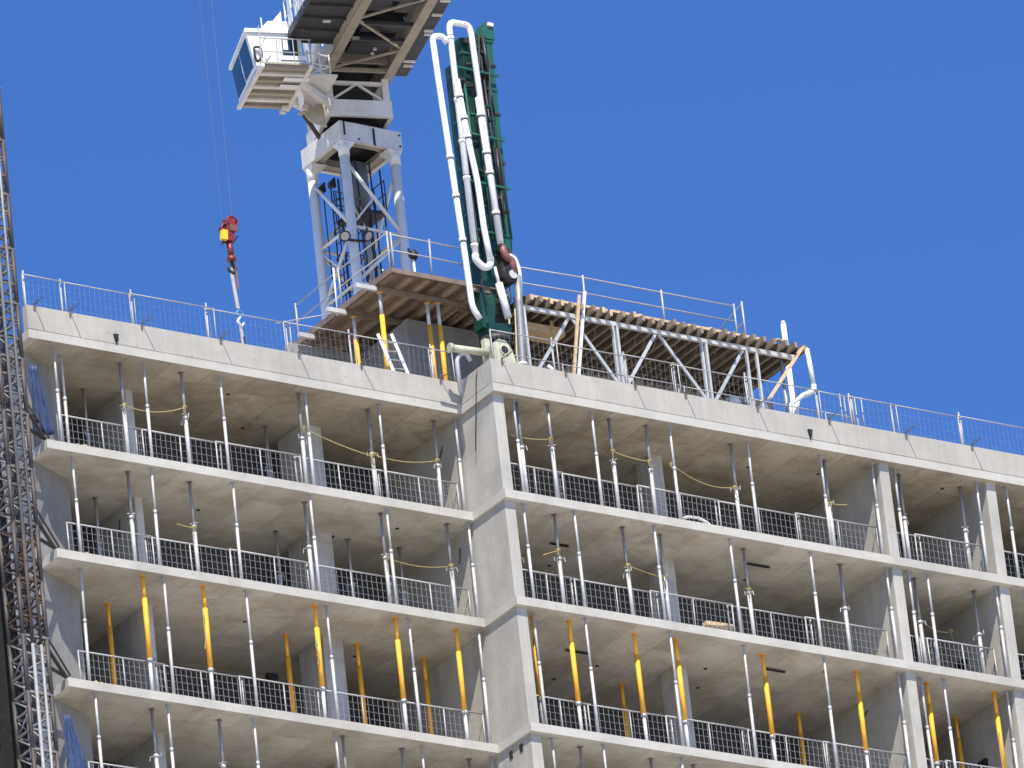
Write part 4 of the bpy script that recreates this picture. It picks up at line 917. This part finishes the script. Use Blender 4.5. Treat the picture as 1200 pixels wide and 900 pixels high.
for i, (u0, u1, v0, v1, w0, w1, mt) in enumerate([(-.6, .5, 2.2, 2.9, 1.86, 2.27, 'machine'), (-.5, .6, 3.3, 3.8, 1.95, 2.27, 'machine'), (-.65, -.1, 4.6, 5.2, 1.9, 2.27, 'deckgrey'), (.1, .6, 4.5, 5.1, 1.92, 2.27, 'machine')]):
    part('winch_housing', ubox(u0, u1, v0, v1, w0, w1), mt, cr)
for v in (2.35, 2.6): part('winch_bolt', utube(MB(), (.1, v, 1.80), (.1, v, 1.855), .05, 10), 'galvdull', cr)
# walkways either side
wl = part('walkway', ubox(-2.26, -1.06, 2.62, 5.8, 1.95, 2.02), 'deckgrey', cr)
part('walkway_edge', ubox(-2.31, -2.262, 2.6, 5.8, 1.93, 2.16), 'deckgrey', cr)
for v in (2.66, 3.3, 4.0, 4.7, 5.4): part('walkway_rib', ubox(-2.25, -1.07, v, v + .06, 1.88, 1.948), 'deckgrey', wl)
part('walkway_lamp', ubox(-1.65, -1.45, 3.8, 3.95, 1.9, 1.947), 'lampglass', wl)
wr = part('walkway', ubox(1.01, 1.46, .9, 5.8, 1.95, 2.02), 'deckgrey', cr)
for v, l in [(1.5, .28), (1.75, .34), (3.3, .2), (3.5, .26), (4.4, .3), (5.2, .3), (5.5, .3)]:
    part('walkway_bracket', ubox(1.46 - l, 1.44, v, v + .09, 1.9, 1.948), 'greyw', wr)
rl = part('walkway_railing', utube(MB(), (-2.29, 2.65, 3.1), (-2.29, 5.75, 3.1), .022), 'white', cr, True)
for i in range(6):
    v = 2.65 + i * .55; part('railing_post', utube(MB(), (-2.29, v, 2.05), (-2.29, v, 3.1), .024), 'white', rl, True)
part('railing_bar', utube(MB(), (-2.29, 2.65, 2.6), (-2.29, 5.75, 2.6), .018), 'white', rl, True)
for (v0, v1) in [(2.9, 3.25), (3.5, 3.62), (4.05, 4.4)]: part('railing_panel', ubox(-2.30, -2.28, v0, v1, 2.2, 3.05), 'white', rl)
rr_ = part('walkway_railing', utube(MB(), (1.44, .95, 3.1), (1.44, 5.75, 3.1), .022), 'white', cr, True)
for i in range(5):
    v = .95 + i * 1.1; part('railing_post', utube(MB(), (1.44, v, 2.03), (1.44, v, 3.1), .024), 'white', rr_, True)
part('service_panel', MB().hexa([U(-2.6, 2.5, 1.9), U(-2.35, 2.5, 1.9), U(-2.35, 2.2, 1.9), U(-2.6, 2.2, 1.9), U(-2.6, 2.5, 2.6), U(-2.35, 2.5, 2.9), U(-2.35, 2.2, 2.9), U(-2.6, 2.2, 2.6)]), 'greyw', cr)
# counterweights and winch beyond the picture
part('counterweight', ubox(-.7, .7, 4.9, 5.8, 2.4, 4.6), 'greyw', cr)
# operator cab
cab = part('cab_body', MB().hexa([U(-3.25, 2.7, 1.05), U(-1.95, 2.7, 1.05), U(-1.95, .75, 1.05), U(-3.2, .75, 1.05), U(-3.44, 2.74, 2.08), U(-1.95, 2.74, 2.08), U(-1.95, .68, 2.08), U(-3.3, .68, 2.08)]), 'white', cr)
part('cab_roof', MB().hexa([U(-3.5, 2.8, 2.085), U(-1.9, 2.8, 2.085), U(-1.9, .6, 2.085), U(-3.36, .6, 2.085), U(-3.48, 2.78, 2.2), U(-1.92, 2.78, 2.2), U(-1.92, .62, 2.2), U(-3.34, .62, 2.2)]), 'white', cab)
ac = part('roof_unit', MB().hexa([U(-3.05, 2.75, 2.203), U(-2.0, 2.75, 2.203), U(-2.0, 1.6, 2.203), U(-3.05, 1.6, 2.203), U(-2.8, 2.7, 2.48), U(-2.08, 2.7, 2.48), U(-2.08, 1.7, 2.48), U(-2.8, 1.7, 2.48)]), 'white', cab)
part('vent_grille', ubox(-2.72, -2.2, 2.725, 2.735, 2.28, 2.40), 'greyw', ac)
part('aerial', utube(MB(), (-2.95, 2.6, 2.2), (-2.95, 2.6, 2.62), .018), 'white', cab)
# side glazing (left side, three panes) and frames
def side(v, f): # point on the left face; f 0..1 bottom to top
    b0, b1 = Vector((-3.25, 2.7, 1.05)), Vector((-3.2, .75, 1.05)); t0, t1 = Vector((-3.44, 2.74, 2.08)), Vector((-3.3, .68, 2.08))
    p = b0.lerp(b1, v).lerp(t0.lerp(t1, v), f); return p
def pane(v0, v1, f0, f1, off=.02):
    q = [side(v0, f0), side(v1, f0), side(v1, f1), side(v0, f1)]
    mb = MB(); a = [U(p.x - .004, p.y, p.z) for p in q]; b = [U(p.x - off, p.y, p.z) for p in q]
    return mb._add(a + b, [(0, 1, 2, 3), (7, 6, 5, 4), (0, 4, 5, 1), (1, 5, 6, 2), (2, 6, 7, 3), (3, 7, 4, 0)])
part('window', pane(.08, .50, .12, .93), 'glass', cab); part('window', pane(.54, .97, .08, .93), 'glass', cab)
# front glazing and rear window
part('windscreen', MB().hexa([U(-3.14, .73, 1.1), U(-2.02, .73, 1.1), U(-2.02, .745, 1.1), U(-3.14, .745, 1.1), U(-3.22, .66, 2.02), U(-2.02, .66, 2.02), U(-2.02, .675, 2.02), U(-3.22, .675, 2.02)]), 'glass', cab)
rw_ = part('rear_window', ubox(-2.5, -2.08, 2.745, 2.765, 1.32, 1.92), 'glass', cab)
part('window_frame', ubox(-2.56, -2.5, 2.74, 2.78, 1.28, 1.95), 'greyw', rw_); part('window_blind', ubox(-2.47, -2.34, 2.766, 2.772, 1.6, 1.9), 'white', rw_)
part('rear_panel_seam', ubox(-2.98, -2.96, 2.745, 2.757, 1.1, 2.05), 'greyw', cab); part('rear_panel_seam', ubox(-3.3, -3.285, 2.745, 2.757, 1.3, 2.05), 'greyw', cab)
hd = MB(); 
part('grab_handle', MB().path(rnd([U(-3.22, 2.78, 1.2), U(-3.3, 2.86, 1.3), U(-3.3, 2.86, 1.6), U(-3.2, 2.78, 1.65)]), .03, 7).path(rnd([U(-3.22, 2.78, 1.2), U(-3.1, 2.86, 1.3), U(-3.12, 2.86, 1.6), U(-3.2, 2.78, 1.65)]), .03, 7), 'rubber', cab, True)
# cab balcony railing at the rear
rb = part('balcony_rail', utube(MB(), (-3.2, 3.1, 1.75), (-1.8, 3.1, 1.75), .016), 'galv', cab)
for u in (-3.2, -2.75, -2.3, -1.85): part('balcony_post', utube(MB(), (u, 3.1, .97), (u, 3.1, 1.75 if u > -3 else 2.1), .016), 'galv', rb)
part('balcony_rail', utube(MB(), (-3.2, 3.1, 1.35), (-1.8, 3.1, 1.35), .014), 'galv', rb); part('balcony_stay', utube(MB(), (-2.9, 3.1, 2.0), (-3.3, 3.0, 1.3), .012), 'galv', rb)
for (w0, w1) in [(1.0, 1.08), (1.14, 1.26)]: part('kick_plate', ubox(-2.9, -1.95, 3.07, 3.09, w0, w1), 'white', rb)
# cab floor: slatted beams on outriggers
fl = part('cab_floor', ubox(-3.2, -1.85, .68, 3.15, .97, 1.02), 'cream', cr)
for i in range(7):
    v = .74 + i * .37; part('floor_beam', ubox(-3.18, -1.8, v, v + .12, .90, .968), 'greyw' if i % 2 else 'cream', fl)
for (v0, v1) in [(2.35, 2.55), (1.95, 2.15)]: part('floor_panel', ubox(-2.45, -1.75, v0, v1, .885, .899), 'pipe', fl)
for u in (-3.2, -1.88): part('floor_edge_beam', ubox(u - .05, u + .05, .66, 3.16, .88, .975), 'greyw', fl)
for v in (.68, .9): part('floor_foot', ubox(-2.1, -1.95, v, v + .12, .78, .88), 'greyw', fl)
for v in (1.0, 2.0):
    part('cab_bracket', ubar(MB(), (-1.86, v + .25, .86), (-.86, v * .8 - .3, .80), .14, .2), 'greyw', cr)
part('cab_bracket', ubar(MB(), (-1.5, .9, .66), (-.9, .2, .35), .08, .1), 'darksteel', cr)
part('cab_bracket_plate', MB().hexa([U(-1.35, 1.0, .45), U(-.93, 1.0, .3), U(-.93, .92, .3), U(-1.35, .92, .45), U(-1.6, 1.0, .78), U(-.93, 1.0, 1.0), U(-.93, .92, 1.0), U(-1.6, .92, .78)]), 'cream', cr)
part('cab_hatch', ubox(-1.84, -1.78, 1.6, 1.9, .5, .92), 'pipe', cr)
ca = part('access_railing', utube(MB(), (-1.75, 2.5, 1.05), (-1.75, 2.5, 1.75), .025), 'white', cr)
for a, b in [((-1.75, 2.5, 1.7), (-1.1, 2.3, 1.7)), ((-1.75, 2.5, 1.4), (-1.1, 2.3, 1.4)), ((-1.1, 2.3, 1.05), (-1.1, 2.3, 1.75)), ((-1.4, 2.4, 1.05), (-1.4, 2.4, 1.75)), ((-1.75, 2.5, 1.05), (-1.1, 2.3, 1.4)), ((-1.75, 2.5, 1.4), (-1.1, 2.3, 1.05))]:
    part('access_bar', utube(MB(), a, b, .02), 'white', ca)
part('access_floor', ubox(-1.8, -1.0, .9, 2.6, .97, 1.02), 'greyw', cr)
# A-frame and luffing jib, above the picture
HR, TIPZ = 11.9, 50.0
tip = Vector((0, -HR, TIPZ - 11.0)); foot = Vector((0, -1.0, 2.4))
jb = part('jib', utube(MB(), (0, foot.y, foot.z), (0, tip.y, tip.z), .05), 'white', cr)
for (du, dv) in [(-.5, 0), (.5, 0), (0, .8)]:
    part('jib_chord', utube(MB(), (du, foot.y + dv * .6, foot.z), (du * .6, tip.y + dv, tip.z), .08), 'white', jb, True)
for i in range(20):
    f0, f1 = i / 20, (i + 1) / 20; a, b = foot.lerp(tip, f0), foot.lerp(tip, f1); s = -1 if i % 2 else 1
    part('jib_lacing', utube(utube(MB(), (-.5 * s, a.y, a.z), (.5 * s, b.y, b.z), .035), (-.5 * s, a.y, a.z), (0, b.y + .8, b.z), .035), 'white', jb)
for u in (-.7, .7):
    part('a_frame_leg', utube(MB(), (u, -.6, 2.36), (u * .5, 3.0, 9.5), .12), 'white', cr, True); part('a_frame_leg', utube(MB(), (u, 5.0, 2.36), (u * .5, 3.0, 9.5), .10), 'white', cr, True)
for u in (-.2, .2): part('pendant_rope', utube(MB(), (u, 3.0, 9.5), (u, tip.y, tip.z), .03), 'darksteel', cr)
tw = lambda u, v, w: tuple(Vector(U(u, v, w)) + Vector((CX, CY, Z0)))
hp = Vector(tw(0, -HR, 3.62))
for u in (-.16, .17): part('hoist_rope', utube(MB(), (u * .9, -HR, 3.97), (u * 1.6, -HR, TIPZ - 11), .006, 5), 'ropesteel', cr)

# hook block and slings
hk = thing('crane_hook_block', 'dark red crane hook block with yellow plate hanging in the sky', 'hook', tuple(hp))
def hx(pts_lo, pts_hi): return MB().hexa(pts_lo + pts_hi)
part('side_plate', hx([(-.16, -.12, -.3), (.1, -.12, -.3), (.1, -.08, -.3), (-.16, -.08, -.3)], [(-.08, -.12, .42), (.2, -.12, .42), (.2, -.08, .42), (-.08, -.08, .42)]), 'red', hk)
part('side_plate', hx([(-.16, .08, -.3), (.1, .08, -.3), (.1, .12, -.3), (-.16, .12, -.3)], [(-.08, .08, .42), (.2, .08, .42), (.2, .12, .42), (-.08, .12, .42)]), 'red', hk)
for (x, z, r) in [(.1, .3, .17), (-.1, .05, .17)]:
    part('sheave', MB().tube((x, -.07, z), (x, .07, z), r, 18), 'red', hk, True); part('sheave_guard', MB().torus((x, -.1, z), r, .03, 'y', 18, 6), 'red', hk, True)
part('red_plate', MB().box(-.02, .22, -.16, -.122, .0, .2), 'pinkred', hk); part('yellow_plate', hx([(-.32, -.14, -.3), (-.12, -.14, -.3), (-.12, -.02, -.3), (-.32, -.02, -.3)], [(-.28, -.14, .0), (-.1, -.14, .0), (-.1, -.02, .0), (-.28, -.02, .0)]), 'yelplate', hk)
part('latch_arm', MB().tube((.12, 0, -.3), (.3, -.05, -.05), .02, 6).tube((-.2, 0, -.3), (-.28, -.05, -.46), .02, 6), 'darksteel', hk)
part('shank', MB().tube((.0, 0, -.3), (.02, 0, -.75), .09, 12).tube((.02, 0, -.75), (.02, 0, -.9), .13, 12), 'red', hk, True)
part('hook', MB().path(rnd([(.02, 0, -.85), (.02, 0, -1.0), (.14, 0, -1.1), (.05, 0, -1.28), (-.1, 0, -1.2), (-.1, 0, -1.08)]), .05, 8), 'darksteel', hk, True)
sg = thing('lifting_sling', 'red and pale webbing sling with blue shackle hanging from crane hook', 'sling', (hp.x, hp.y, hp.z - 1.0))
part('upper_strap', MB().bar((-.04, 0, -.1), (.06, -.02, -1.35), .10, .03), 'sling', sg); part('red_strap', MB().bar((.1, -.03, .02), (.12, -.04, -.75), .05, .025), 'redsling', sg)
part('shackle', MB().torus((.1, -.02, -1.52), .10, .035, 'y', 16, 6), 'bluering', sg, True); part('lower_hook', MB().path([(.1, -.02, -1.6), (.0, -.02, -1.75), (.12, -.02, -1.9), (.2, -.02, -1.78)], .04, 7), 'pipe', sg, True)
part('lower_strap', MB().bar((.1, 0, -1.85), (.14, 0, -2.6), .09, .03), 'sling', sg); part('chain_tail', MB().path([(.16, 0, -2.2), (.2, 0, -2.8), (.18, 0, -3.4), (.22, 0, -4.2)], .035, 6), 'darksteel', sg)

# floodlights
def flood(p, label, aim=(-.4, -.8, -.45), s=1.0):
    r = thing('floodlight', label, 'floodlight', p, 'floodlights on the crane and deck', Vector(aim).to_track_quat('Z', 'Y').to_euler())
    part('housing', MB().tube((0, 0, -.14 * s), (0, 0, .02), .13 * s, 14, .21 * s), 'black', r, True); part('lens', MB().tube((0, 0, .021), (0, 0, .03), .165 * s, 16), 'lampglass', r)
    part('rim', MB().torus((0, 0, .025), .19 * s, .03 * s, 'z', 18, 6), 'black', r, True); part('bracket', MB().bar((0, 0, -.12 * s), (0, .25 * s, -.2 * s), .05, .04), 'darksteel', r)
flood((.93, 7.25, 7.9), 'round floodlight left of the crane mast chord', (-.4, -.7, -.75), .72); flood((1.62, 7.2, 8.0), 'round floodlight right of the crane mast chord', (.25, -.8, -.7), .72)
single('floodlight_bar', MB().bar((.95, 7.36, 7.85), (1.6, 7.34, 7.9), .05, .05), 'darksteel', 'short dark bar carrying two round floodlights on the crane mast', 'bar')
flood((-.2, 2.6, 4.98), 'black floodlight on a short post at the brown deck edge', (.8, .1, .1), .7)
single('floodlight_post', MB().tube((-.2, 2.62, 3.9), (-.2, 2.62, 4.9), .035, 8), 'pipe', 'short white post carrying the black floodlight on brown deck', 'post', None, True)
